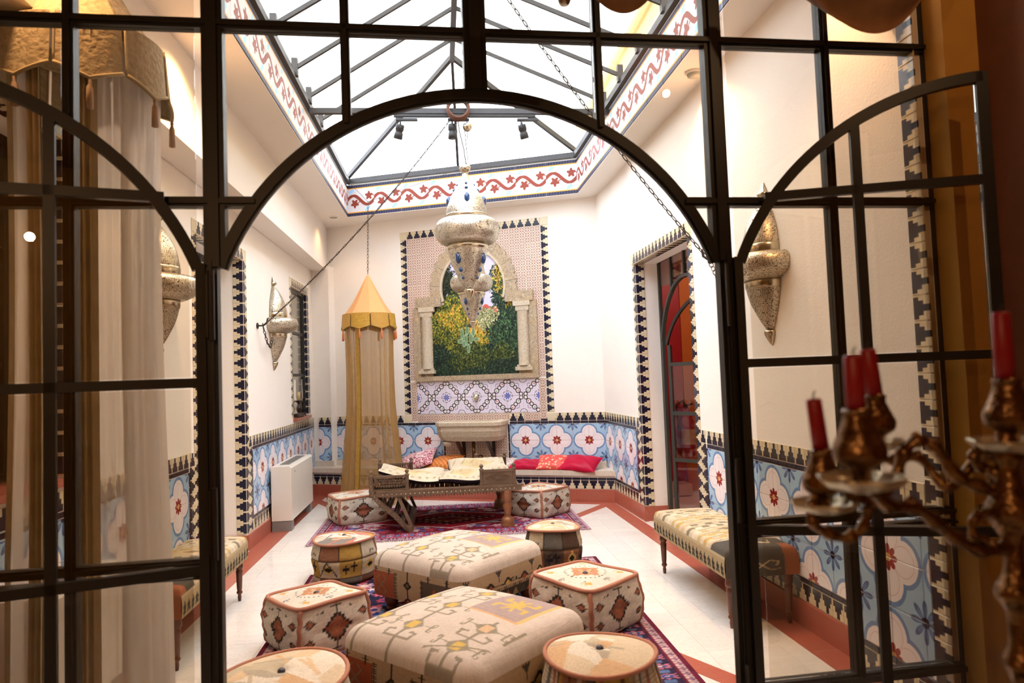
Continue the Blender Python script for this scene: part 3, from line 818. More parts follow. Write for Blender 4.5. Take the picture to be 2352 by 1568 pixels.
# painted garden with stone arch, in shallow relief
class Canvas:
    def __init__(s, w, h, c): s.w, s.h = w, h; s.a = np.zeros((h, w, 3)); s.a[:] = np.array(c) / 255; s.X, s.Y = np.meshgrid((np.arange(w) + .5) / w, (np.arange(h) + .5) / h)
    def put(s, m, c, al=1.0): s.a[m] = s.a[m] * (1 - al) + np.array(c) / 255 * al
    def rect(s, x0, y0, x1, y1, c, al=1): s.put((s.X >= x0) & (s.X < x1) & (s.Y >= y0) & (s.Y < y1), c, al)
    def disc(s, x, y, r, c, al=1, asp=1): s.put(((s.X - x) ** 2 + ((s.Y - y) * asp) ** 2) < r * r, c, al)
    def diamond(s, x, y, rx, ry, c, step=0, al=1):
        X = s.X; Y = s.Y
        if step: X = np.round((X - x) / step) * step + x; Y = np.round((Y - y) / step) * step + y
        s.put((np.abs(X - x) / rx + np.abs(Y - y) / ry) < 1, c, al)
    def line(s, x0, y0, x1, y1, w, c, saw=0):
        dx, dy = x1 - x0, y1 - y0; L = math.hypot(dx, dy) + 1e-9; u = ((s.X - x0) * dx + (s.Y - y0) * dy) / L; v = ((s.X - x0) * -dy + (s.Y - y0) * dx) / L
        ww = w / 2 * (1 + saw * (np.abs((u * 60) % 1 - .5) * 2 - .5)); s.put((u > -w / 3) & (u < L + w / 3) & (np.abs(v) < ww), c)
    def path(s, pts, w, c, saw=0):
        for p, q in zip(pts[:-1], pts[1:]): s.line(*p, *q, w, c, saw)
    def hook(s, x, y, r, c, flip=1, w=.02, up=1):
        s.path([(x, y), (x, y + up * r * 1.6), (x + flip * r * .9, y + up * r * 1.9), (x + flip * r * 1.1, y + up * r * 1.1), (x + flip * r * .7, y + up * r * .9)], w, c)
    def noise(s, amp, seed=0, n=40):
        r = np.random.RandomState(seed); g_ = r.rand(n, n); iy = np.clip((s.Y * n).astype(int), 0, n - 1); ix = np.clip((s.X * n).astype(int), 0, n - 1); s.a *= (1 - amp + 2 * amp * g_[iy, ix])[..., None]
    def sample(s, u, v):
        i = np.clip((np.asarray(v) * s.h).astype(int), 0, s.h - 1); j = np.clip((np.asarray(u) * s.w).astype(int), 0, s.w - 1); return s.a[i, j]

mural = tag(bpy.data.objects.new('garden_mural', None), 'painted garden scene in a scalloped stone arch on the back wall', 'mural'); COL.objects.link(mural)
MT, MW = 1.63, 1.70          # centre t, width
sg = -1                      # viewer's right is towards smaller t
def mP(x, z, off=0.0): return WB.P(MT - x, z, off)
cv = Canvas(440, 570, (38, 48, 38)); rs = np.random.RandomState(3)
cv.put((cv.Y > .55), (206, 202, 226))
def foliage(cx, cy, rx, ry, cols, n, s0=.008):
    for _ in range(n):
        a_ = rs.rand() * 2 * PI; q = math.sqrt(rs.rand()) * (.75 + .5 * rs.rand()) * (1 + .25 * math.sin(a_ * 3 + cx * 20)); x_ = cx + math.cos(a_) * q * rx; y_ = cy + math.sin(a_) * q * ry
        r_ = s0 * (.6 + rs.rand()); r_ *= .9; i0 = int(max(0, (y_ - r_) * 570)); i1 = int((y_ + r_) * 570) + 1; j0 = int(max(0, (x_ - r_) * 440)); j1 = int((x_ + r_) * 440) + 1
        if i1 <= 0 or j1 <= 0: continue
        X_ = cv.X[i0:i1, j0:j1] - x_; Y_ = cv.Y[i0:i1, j0:j1] - y_; ca_, sa_ = math.cos(a_ * 5), math.sin(a_ * 5)
        mk = ((X_ * ca_ + Y_ * sa_) ** 2 + ((X_ * sa_ - Y_ * ca_) * 1.9) ** 2) < r_ * r_; sh = .72 + .45 * rs.rand() * (.6 + y_)
        cv.a[i0:i1, j0:j1][mk] = np.array(cols[rs.randint(len(cols))]) / 255 * sh
G1 = [(70, 84, 44), (96, 108, 50), (46, 60, 38), (130, 132, 66), (36, 48, 34), (60, 72, 42)]; G2 = [(38, 50, 42), (52, 70, 52), (66, 88, 64), (34, 42, 38)]; Y1 = [(216, 172, 74), (200, 150, 66), (178, 160, 52), (120, 130, 44)]
foliage(.12, .72, .17, .32, [(40, 44, 34), (30, 38, 30), (52, 58, 40)], 5200, .010)
foliage(.92, .62, .17, .30, G2, 6500, .010); foliage(.86, .78, .10, .20, Y1 + G2, 1900, .008)
foliage(.5, .15, .62, .22, G2, 11000, .009)
cv.disc(.64, .525, .045, (206, 96, 82)); cv.disc(.74, .515, .032, (206, 96, 82)); cv.disc(.36, .53, .04, (190, 90, 80))
foliage(.45, .44, .2, .12, Y1[:2], 2600, .012); foliage(.22, .42, .22, .2, G1 + Y1[2:], 6500, .009); foliage(.25, .47, .15, .1, Y1, 500, .008)
foliage(.64, .46, .12, .09, [(176, 176, 132), (140, 146, 98), (206, 200, 160), (84, 96, 60)], 1300, .007)
foliage(.58, .3, .14, .05, Y1, 500, .008); foliage(.84, .34, .16, .14, G2 + [(88, 124, 76)], 1800, .010)
foliage(.45, .17, .2, .12, G1, 2600, .008); foliage(.8, .18, .12, .06, G1, 500, .009)
for cx, cy, rx, ry in ((.36, .34, .02, .05), (.42, .37, .02, .045), (.40, .29, .022, .05), (.46, .3, .02, .045), (.34, .28, .03, .02), (.52, .29, .035, .015), (.43, .22, .02, .04), (.49, .35, .02, .04), (.38, .26, .02, .03)):
    cv.put((((cv.X - cx) / rx) ** 2 + ((cv.Y - cy) / ry) ** 2) < 1, (150, 170, 136)); cv.put((((cv.X - cx) / rx / .7) ** 2 + ((cv.Y - cy) / ry / .7) ** 2) < 1, (104, 134, 98))
for k in range(13):
    a_ = PI * (k + .5) / 13; cv.line(.46, .39, .46 + .075 * math.cos(a_), .39 + .06 * math.sin(a_) + .01, .006, (64, 70, 46))
mb = MB(); NU, NV = 340, 440; x0, x1, z0, z1 = -.60, .60, 1.50, 3.06
mb.grid(lambda u, v: tuple(mP(x0 + (x1 - x0) * u, z0 + (z1 - z0) * v, .010)), NU, NV)
def in_mural(f_):
    i = f_[0]; x = x0 + (x1 - x0) * (i % (NU + 1)) / NU; z = z0 + (z1 - z0) * (i // (NU + 1)) / NV
    return (z < 2.42 and abs(x) < .6) or math.hypot(x / .94, (z - 2.62) / 1.02) < .47
mb.f = [f_ for f_ in mb.f if in_mural(f_)]
U = np.tile(np.linspace(0, .999, NU + 1), NV + 1); Vv = np.repeat(np.linspace(0, .999, NV + 1), NU + 1)
obj('garden_painting', mb, M['painted'], mural, cols=cv.sample(U, Vv))
# stone arch: horseshoe opening radius .44 centred at z 2.62, scalloped outer edge
def ring(R_in, R_out, a0, a1, n, thk, cz=2.62, scal=0):
    mb = MB(); vs = []; 
    for i in range(n + 1):
        a_ = a0 + (a1 - a0) * i / n; ro = R_out + (scal * (abs(math.sin(a_ * 15.0)) ** .6 - .5) if scal else 0)
        for rr, off in ((R_in, .008), (R_in, thk), (ro, thk), (ro, .008)): vs.append(mP(rr * math.cos(a_) * .94, cz + rr * math.sin(a_) * 1.02, off))
    fs = []
    for i in range(n):
        for k in range(4): fs.append((i * 4 + k, i * 4 + (k + 1) % 4, (i + 1) * 4 + (k + 1) % 4, (i + 1) * 4 + k))
    fs += [(0, 1, 2, 3), (n * 4 + 3, n * 4 + 2, n * 4 + 1, n * 4)]
    mb.add(vs, fs); return mb
A0, A1 = -.34, PI + .34
for k in range(9):
    a_ = A0 + (A1 - A0) * k / 9; b_ = A0 + (A1 - A0) * (k + 1) / 9
    obj('voussoir', ring(.475, .622, a_ + .003, b_ - .003, 22, .028, 2.62, .034), M['old_stone'], mural)
obj('arch_moulding', ring(.448, .478, A0, A1, 60, .036), M['pale_stone'], mural)
for s_ in (-1, 1):
    mb = MB(); 
    def sb(x0, x1, z0, z1, th): 
        mb.prism([mP(x0, z0, .002), mP(x1, z0, .002), mP(x1, z0, th), mP(x0, z0, th)], None, (0, 0, z1 - z0))
    mb = MB(); sb(s_ * .44, s_ * .80, 2.40, 2.53, .045); obj('impost_block', mb, M['old_stone'], mural)
    mb = MB(); sb(s_ * .54, s_ * .76, 2.34, 2.40, .05); sb(s_ * .57, s_ * .74, 2.28, 2.34, .042); obj('capital', mb, M['pale_stone'], mural)
    c_ = mP(s_ * .655, 0, .006); mb = MB(); mb.lathe([(.075, 1.60), (.066, 1.66), (.070, 1.9), (.066, 2.25), (.075, 2.28)], (c_.x, c_.y, 0), 20); obj('column', mb, M['pale_stone'], mural, smooth=True)
    mb = MB(); sb(s_ * .55, s_ * .77, 1.54, 1.585, .06); sb(s_ * .57, s_ * .75, 1.585, 1.61, .05); obj('column_base', mb, M['pale_stone'], mural)
    mb = MB(); sb(s_ * .745, s_ * .84, 1.50, 2.40, .03); obj('stone_jamb', mb, M['old_stone'], mural)
    mb = MB(); sb(s_ * .58, s_ * .745, 1.50, 2.40, .012); obj('stone_recess', mb, M['old_stone'], mural)  # thin strip behind the column, same stone as the jamb
mb = MB(); sb(-.84, .84, 1.445, 1.505, .04); obj('sill_moulding', mb, M['old_stone'], mural)

# ================================================================== BENCH AND BASIN
bench = thing('marble_bench', 'built-in marble bench with stepped black and white tiles along the back wall', 'bench')
BD = .30
mb = MB(); mb.prism([WB.P(0, 0, 0), WB.P(4.05, 0, 0), WB.P(4.05, 0, BD), WB.P(-.145, 0, BD)], None, (0, 0, .30)); obj('bench_body', mb, M['white_paint'], bench)
for i in range(5):
    a_ = 0 + i * .812; mb = MB(); mb.prism([WB.P(a_, .30, 0), WB.P(a_ + .81, .30, 0), WB.P(a_ + .81, .30, BD + .025), WB.P(a_ - (.158 if i == 0 else 0), .30, BD + .025)], None, (0, 0, .058)); obj('seat_slab', mb, M['bench_marble'], bench)
mb = MB(); mb.prism([WB.P(-.0, .358, 0), WB.P(tc, .358, 0), WB.P(tc, .358, .03), WB.P(-.0, .358, .03)], None, (0, 0, .07)); obj('back_upstand', mb, M['bench_marble'], bench)
mb = MB(); mb.prism([WC.P(-.03, .358, 0), WC.P(.4, .358, 0), WC.P(.4, .358, .03), WC.P(-.03, .358, .03)], None, (0, 0, .07)); obj('back_upstand', mb, M['bench_marble'], bench)
WBf = Wall(WB.P(0, 0, BD).xy, WB.d, WB.n)
cap_row(WBf, bench, -.145, 3.855, .262, .03); merlon_row(WBf, bench, -.145, 3.855, .197, False)
mb = MB(); mb.prism([WBf.P(-.145, 0, 0), WBf.P(3.9, 0, 0), WBf.P(3.9, 0, .018), WBf.P(-.150, 0, .018)], None, (0, 0, .143)); obj('skirting', mb, M['red_marble'], bench)

basin = thing('stone_basin', 'carved stone trough basin on iron brackets below the painted arch', 'basin')
bt = 1.655
def bP(x, y, z): return WB.P(bt - x, z, y)
mb = MB(); lev = [(.86, .33, .935), (.88, .345, .925), (.88, .345, .885), (.84, .325, .865), (.85, .33, .82), (.82, .31, .75), (.76, .28, .70), (.70, .25, .69)]
vs = []
for w_, d_, z_ in lev: vs += [bP(-w_ / 2, .0, z_), bP(w_ / 2, .0, z_), bP(w_ / 2, d_ * .75, z_), bP(w_ / 2 - .09, d_, z_), bP(-w_ / 2 + .09, d_, z_), bP(-w_ / 2, d_ * .75, z_)]
n = len(lev); fs = [tuple(range((n - 1) * 6, n * 6))]
for j in range(n - 1): fs += [(j * 6 + i, j * 6 + (i + 1) % 6, (j + 1) * 6 + (i + 1) % 6, (j + 1) * 6 + i) for i in range(6)]
inn = [bP(-.36, .05, .935), bP(.36, .05, .935), bP(.36, .22, .935), bP(.29, .28, .935), bP(-.29, .28, .935), bP(-.36, .22, .935)]
low = [bP(-.32, .08, .80), bP(.32, .08, .80), bP(.32, .19, .80), bP(.25, .25, .80), bP(-.25, .25, .80), bP(-.32, .19, .80)]
o_ = len(vs); vs += inn + low
fs += [(i, (i + 1) % 6, o_ + (i + 1) % 6, o_ + i) for i in range(6)] + [(o_ + i, o_ + (i + 1) % 6, o_ + 6 + (i + 1) % 6, o_ + 6 + i) for i in range(6)] + [tuple(range(o_ + 6, o_ + 12))]
mb.add(vs, fs); obj('trough', mb, M['basin_stone'], basin)
for x_ in (-.16, .24):
    mb = MB(); mb.bar(bP(x_, .0, .45), bP(x_, .03, .69), .035, .03); mb.bar(bP(x_, .02, .47), bP(x_, .24, .69), .035, .03); mb.tube([bP(x_, .02 + .09 * math.sin(q), .50 + .03 * q) for q in np.linspace(0, 3, 10)], .012, 6); obj('bracket', mb, M['darkwood'], basin)
mb = MB(); mb.tube([bP(.01, .12, .69), bP(.01, .12, .37)], .022, 10); mb.ball(bP(.09, .1, .48), .035, 8); obj('drain_pipe', mb, M['bronze'], basin, smooth=True)
mb = MB(); mb.lathe([(0, .0), (.05, .0), (.06, .03), (.055, .055)], tuple(bP(-.30, .22, .635)), 14); obj('soap_cup', mb, M['pale_stone'], basin, smooth=True)
tap = thing('lion_spout', 'small aged bronze mask spout in the patterned tiles above the basin', 'spout', tuple(WB.P(1.63, 1.225, .0)))
mb = MB(); w_ = WB.n; mb.ball((w_.x * .02, w_.y * .02, .0), .035, 12, (1, 1, 1.2)); mb.ball((w_.x * .05, w_.y * .05, -.01), .018, 8); mb.tube([(w_.x * .04, w_.y * .04, -.02), (w_.x * .10, w_.y * .10, -.03), (w_.x * .115, w_.y * .115, -.055)], .007, 8)
mb.ball((w_.x * .02 - .028, w_.y * .02, .035), .011, 6); mb.ball((w_.x * .02 + .028, w_.y * .02, .03), .011, 6); obj('mask', mb, M['pewter'], tap, smooth=True)

# ================================================================== STEEL SCREEN
SW = Wall((.15, 2.351), (math.cos(.042), math.sin(.042)), (math.sin(.042), -math.cos(.042)))   # s = 0 at the middle of the opening, + to the right
screen = sempty('window_1', 'dark steel glazed screen with an arched opening')
ARH, ARZ0, ARZ1 = .845, 1.855, 2.44
RR = (ARH ** 2 + (ARZ1 - ARZ0) ** 2) / (2 * (ARZ1 - ARZ0)); CZ = ARZ1 - RR
def archz(x): return CZ + math.sqrt(max(RR * RR - x * x, 0))
def sbar(p, q, w, d=.045, nm='frame_bar', parent=screen, off=0.0, mat='steel'):
    mb = MB(); mb.bar(SW.P(p[0], p[1], off), SW.P(q[0], q[1], off), w, d, (SW.n.x, SW.n.y, 0))
    # bevelled glazing bead in front
    mb.bar(SW.P(p[0], p[1], off + d / 2 + .006), SW.P(q[0], q[1], off + d / 2 + .006), w * .5, .014, (SW.n.x, SW.n.y, 0)); return obj(nm, mb, M[mat], parent)
TOP = 3.25
for x_, xu, wl in ((-.874, -.857, .046), (.872, .862, .05)): sbar((x_, 0), (x_, ARZ0), wl, .04, 'post'); sbar((xu, ARZ0), (xu, TOP), .066, .045, 'post')
for x_ in (-.866, .870): sbar((x_, 0), (x_, ARZ0 + .02), .012, .055, 'door_jamb')
for x_ in (-.899, .900): sbar((x_, 0), (x_, ARZ0 + .01), .022, .02, 'hinge_strip', off=.012)
sbar((1.745, 0), (1.745, TOP), .085, .045, 'post'); sbar((-1.745, 0), (-1.745, TOP), .085, .045, 'post')
for x_ in (-1.29, 1.30): sbar((x_, .12), (x_, TOP), .034, .04, 'mullion')
sbar((0, ARZ1 + .01), (0, TOP), .078, .07, 'centre_post')
for x_ in (-.435, .435): sbar((x_, archz(x_)), (x_, TOP), .030, .04, 'mullion')
for z_ in (2.655, 2.068):
    xe = ARH if z_ > ARZ1 else math.sqrt(RR ** 2 - (z_ - CZ) ** 2)
    for s_ in (-1, 1):
        sbar((s_ * 1.745, z_), (s_ * .885, z_), .032, .04, 'transom')
        sbar((s_ * .885, z_), (s_ * (0 if z_ > ARZ1 else xe), z_), .032, .04, 'transom')
for s_ in (-1, 1):
    sbar((s_ * 1.745, .925), (s_ * .885, .925), .028, .04, 'transom'); sbar((s_ * 1.745, .885), (s_ * .885, .885), .014, .05, 'transom')
    sbar((s_ * 1.745, .36), (s_ * .885, .36), .035, .045, 'transom'); sbar((s_ * 1.745, .03), (s_ * .885, .03), .06, .06, 'transom')
sbar((-1.79, TOP), (1.79, TOP), .08, .07, 'head')
aa = math.asin(ARH / RR)
def arch_strip(W, r0, r1, cx, cz, a0, a1, n, o0, o1, nm, parent, mat='steel'):
    mb = MB(); vs = []
    for i in range(n + 1):
        a_ = a0 + (a1 - a0) * i / n
        for r_, o_ in ((r0, o0), (r1, o0), (r1, o1), (r0, o1)): vs.append(W.P(cx + r_ * math.sin(a_), cz + r_ * math.cos(a_), o_))
    fs = [(i * 4 + k, i * 4 + (k + 1) % 4, (i + 1) * 4 + (k + 1) % 4, (i + 1) * 4 + k) for i in range(n) for k in range(4)] + [(3, 2, 1, 0), (n * 4, n * 4 + 1, n * 4 + 2, n * 4 + 3)]
    mb.add(vs, fs); return obj(nm, mb, M[mat], parent)
arch_strip(SW, RR - .016, RR + .018, 0, CZ, -aa, aa, 48, -.018, .022, 'arch_bar', screen)
arch_strip(SW, RR - .024, RR - .014, 0, CZ, -aa, aa, 48, -.008, .010, 'arch_stop', screen)
def spane(x0, x1, z0, z1, parent=screen, W=SW):
    mb = MB(); mb.prism([W.P(x0, z0, 0), W.P(x1, z0, 0), W.P(x1, z1, 0), W.P(x0, z1, 0)], None, Vector((W.n.x, W.n.y, 0)) * .005); return obj('pane', mb, M['glass'], parent)
for s_ in (-1, 1):
    for x0, x1 in ((.916, 1.283), (1.317, 1.695)):
        for z0, z1 in ((.06, .343), (.378, .878), (.939, 2.052), (2.084, 2.639), (2.671, 3.21)): spane(*sorted((s_ * x0, s_ * x1)), z0, z1)
    for x0, x1 in ((.04, .42), (.45, .854)): spane(*sorted((s_ * x0, s_ * x1)), 2.671, 3.21)
    for x0, x1 in ((.04, .42), (.45, .854)):      # panes cut to the arch
        n = 10; pts = [(s_ * (x0 + (x1 - x0) * i / n), archz(x0 + (x1 - x0) * i / n) + .02) for i in range(n + 1)]
        P_ = [SW.P(p[0], p[1], 0) for p in pts] + [SW.P(s_ * x1, 2.639, 0), SW.P(s_ * x0, 2.639, 0)]
        mb = MB(); mb.prism(P_, None, Vector((SW.n.x, SW.n.y, 0)) * .005); obj('pane', mb, M['glass'], screen)
# hinges on the posts
for s_ in (-1, 1):
    for z_ in (1.05, 1.73, .35):
        mb = MB(); mb.tube([SW.P(s_ * .862, z_ - .11, .05), SW.P(s_ * .862, z_ + .11, .05)], .011, 10); mb.bar(SW.P(s_ * .87, z_ - .1, .036), SW.P(s_ * .87, z_ + .1, .036), .02, .02, (SW.n.x, SW.n.y, 0)); obj('hinge', mb, M['steel'], screen, smooth=False)

def leaf(name, label, hinge, ang, side):
    d = Vector((math.cos(ang), math.sin(ang))); nrm = Vector((d.y, -d.x)) if side > 0 else Vector((-d.y, d.x))
    W = Wall(hinge, d, nrm); e = sempty(name, label); L = .835
    def b(p, q, w, dd=.04, nm='frame_bar'):
        mb = MB(); mb.bar(W.P(p[0], p[1]), W.P(q[0], q[1]), w, dd, (W.n.x, W.n.y, 0)); return obj(nm, mb, M['steel'], e)
    b((.016, .02), (.016, ARZ0 + .01), .028, .028, 'hinge_stile'); b((L - .015, .02), (L - .015, ARZ1 - .01), .036, .03, 'meeting_stile')
    b((.42, .06), (.42, archz(.42) - .02), .030, .028, 'mullion')
    for z_ in (.91, 1.488, 2.07):
        x0 = .03 if z_ < ARZ0 else ARH - math.sqrt(RR ** 2 - (z_ - CZ) ** 2) + .0
        b((x0, z_), (L, z_), .030, .028, 'glazing_bar')
    b((.0, .36), (L, .36), .030, .028, 'glazing_bar'); b((.0, .05), (L, .05), .07, .04, 'bottom_rail')
    arch_strip(W, RR - .042, RR - .006, ARH, CZ, -aa, -.025, 26, -.015, .015, 'arch_bar', e)
    for x0, x1 in ((.048, .402), (.438, L - .036)):
        for z0, z1 in ((.09, .34), (.38, .89), (.93, 1.47)): spane(x0, x1, z0, z1, e, W)
        n = 10
        def top(x): return archz(ARH - x) - .03
        for z0, z1 in ((1.506, 2.052), (2.088, 9)):
            xs = [x0 + (x1 - x0) * i / n for i in range(n + 1)]; up = [(x, min(z1, top(x))) for x in xs if top(x) > z0 + .01]
            if len(up) < 3: continue
            P_ = [W.P(up[0][0], z0), W.P(up[-1][0], z0)] + [W.P(x, z) for x, z in up[::-1]]; mb = MB(); mb.prism(P_, None, Vector((W.n.x, W.n.y, 0)) * .005); obj('pane', mb, M['glass'], e)
    mb = MB(); mb.box((-.01, -.01, -.06), (.01, .01, .06)); p = W.P(L - .015, 1.0, .045)
    mb = MB(); mb.tube([W.P(L - .02, 1.0, .02), W.P(L - .02, 1.0, .06), W.P(L - .13, 1.0, .06)], .009, 8); obj('handle', mb, M['bronze'], e)
    return e
leaf('door_1', 'right-hand arched steel leaf opened towards the viewer', (1.046, 2.36), math.radians(-17.5), 1)
leaf('door_2', 'left-hand arched steel leaf opened towards the viewer', (-.731, 2.285), math.radians(180 + 17), -1)

# ---- the dim room the photograph was taken from
mb = MB(); mb.box((1.856, 2.30, 0), (3.2, 2.40, 3.6)); struct(obj('wall_front', mb, M['yellow_plaster']))
mb = MB(); mb.box((-3.2, 2.18, 0), (-1.62, 2.33, 3.6)); struct(obj('wall_front', mb, M['yellow_plaster']))
mb = MB(); mb.box((-1.7, 2.22, TOP + .03), (2.0, 2.52, 3.7)); struct(obj('wall_front', mb, M['yellow_plaster']))
mb = MB(); mb.box((1.99, -2.0, 0), (2.40, 2.30, 3.4)); struct(obj('wall_side', mb, M['brown_panel']), 'reddish brown wall right of the steel screen')
mb = MB(); mb.box((-3.0, -2.0, 0), (-2.8, 2.2, 3.4)); struct(obj('wall_side', mb, M['yellow_plaster']))
mb = MB(); mb.box((-3.0, -2.2, 0), (2.4, -2.0, 3.4)); struct(obj('wall_rear', mb, M['yellow_plaster']))
mb = MB(); mb.box((-3.0, -2.2, 3.3), (2.4, 2.35, 3.45)); struct(obj('ceiling_near', mb, M['brown_panel']))

# ================================================================== RED DOORWAY
XD = 2.21
WDr = Wall((XD, 6.03), (0, -1), (-1, 0))
d3 = sempty('door_4', 'arched steel door with a view into a red corridor')
def dbar(p, q, w=.036, dd=.03, nm='frame_bar', W=WDr, parent=d3):
    mb = MB(); mb.bar(W.P(*p), W.P(*q), w, dd, (W.n.x, W.n.y, 0)); return obj(nm, mb, M['doorsteel'], parent)
dbar((-.72, 0), (-.72, 2.58)); dbar((.72, 0), (.72, 2.58)); dbar((-.74, 2.57), (.74, 2.57)); dbar((-.36, 2.2), (-.36, 2.56), .03); dbar((0, 2.3), (0, 2.56), .03); dbar((.36, 2.2), (.36, 2.56), .03)
r_ = .69; hz = .56; R3 = (r_ ** 2 + hz ** 2) / (2 * hz); a3 = math.asin(r_ / R3)
arch_strip(WDr, R3 - .015, R3 + .015, 0, 2.32 - R3, -a3, a3, 30, -.015, .02, 'arch_bar', d3, 'doorsteel')
for s_ in (-1, 1): dbar((s_ * .685, 0), (s_ * .685, 1.78), .03)
for x0, x1 in ((-.70, -.375), (-.345, -.015), (.015, .345), (.375, .70)): spane(x0, x1, 2.30, 2.55, d3, WDr)
W4 = Wall((XD + .03, 6.70), Vector((.55, -.83)), (-.83, -.55)); 
dbar((.03, .02), (.03, 1.72), .034, .03, 'hinge_stile', W4); dbar((.62, .02), (.62, 2.2), .04, .04, 'meeting_stile', W4)
for z_ in (.08, .6, 1.05, 1.53, 2.02): dbar((.03 if z_ < 1.9 else .3, z_), (.62, z_), .035, .035, 'glazing_bar', W4)
arch_strip(W4, R3 - .035, R3 - .008, .66, 2.26 - R3, -a3 * .97, -.05, 20, -.014, .014, 'arch_bar', d3, 'doorsteel')
for z0, z1 in ((.1, .58), (.62, 1.03), (1.07, 1.51)): spane(.05, .60, z0, z1, d3, W4)
mb = MB(); mb.box((2.3, 8.3, 0), (2.96, 8.45, 3.4)); mb.box((2.25, 4.6, 0), (2.3, 4.6, 3.4)); struct(obj('wall_corridor', mb, M['red_wall']))
mb = MB(); mb.box((2.955, 8.28, 0), (3.9, 8.45, 3.4)); struct(obj('wall_corridor', mb, M['orange_wall']))
mb = MB(); mb.box((3.9, 4.5, 0), (4.0, 8.45, 3.4)); mb.box((2.3, 4.4, 0), (4.0, 4.5, 3.4)); struct(obj('wall_corridor', mb, M['red_wall']))
mb = MB(); mb.box((2.245, 4.4, 3.3), (4.0, 8.45, 3.4)); struct(obj('ceiling_corridor', mb, M['red_wall']))
mb = MB(); mb.box((1.99, 5.3, -.012), (2.45, 6.76, .004)); struct(obj('trim_threshold', mb, M['bench_marble']))
mb = MB(); mb.box((2.35, 8.0, 0), (2.9, 8.28, .13)); obj('corridor_step', mb, M['bench_marble'], floor)
fe = thing('fire_extinguisher', 'red fire extinguisher hanging in the corridor beyond the arched door', 'extinguisher', (2.94, 8.17, 0))
mb = MB(); mb.lathe([(0, .42), (.07, .42), (.08, .46), (.08, .86), (.05, .95), (.02, .98), (.02, 1.02)], (0, 0, 0), 16); obj('cylinder_body', mb, M['red_wall'], fe, smooth=True)
mb = MB(); mb.tube([(0, 0, 1.02), (-.05, 0, 1.1), (-.13, 0, 1.05), (-.12, 0, .75)], .012, 8); mb.bar((-.04, 0, 1.03), (.07, 0, 1.06), .02, .02); obj('hose', mb, M['black'], fe)
mb = MB(); mb.lathe([(.0815, .58), (.0815, .76)], (0, 0, 0), 16, -PI, 0); obj('label_plate', mb, M['cream_wall'], fe, smooth=True)
mb = MB(); mb.bar((0, .09, .9), (0, .11, .9), .03, .1); obj('wall_hook', mb, M['black'], fe)

# ================================================================== RUGS
def make_rug(name, label, x0, x1, y0, y1, cvs, rot=0.0):
    L, Wd = y1 - y0, x1 - x0
    o = None; mb = MB(); nu = int(Wd / .0085); nv = int(L / .0085); rs_ = np.random.RandomState(5)
    mb.grid(lambda u, v: ((u - .5) * Wd, (v - .5) * L, .009 + .0012 * math.sin(u * 9 + v * 5)), nu, nv)
    U_ = np.tile(np.linspace(0, .9999, nu + 1), nv + 1); V_ = np.repeat(np.linspace(0, .9999, nv + 1), nu + 1)
    n0 = len(mb.v); mb.box((-Wd / 2, -L / 2, .0025), (Wd / 2, L / 2, .0075))
    cols = np.vstack([cvs.sample(U_, V_), np.tile(np.array([[90, 24, 40]]) / 255, (8, 1))])
    e = thing(name, label, 'rug', ((x0 + x1) / 2, (y0 + y1) / 2, 0), rot)
    obj('pile', mb, M['carpet'], e, cols=cols)
    for s_ in (-1, 1):
        f = MB(); n_ = int(Wd / .016)
        for i in range(n_): x = -Wd / 2 + (i + .5) * Wd / n_; f.bar((x, s_ * L / 2, .006), (x + rs_.uniform(-.006, .006), s_ * (L / 2 + .035), .004), .006, .003)
        fo = obj('fringe', f, M['lace'], e); fo['kind'] = 'stuff'
    return e
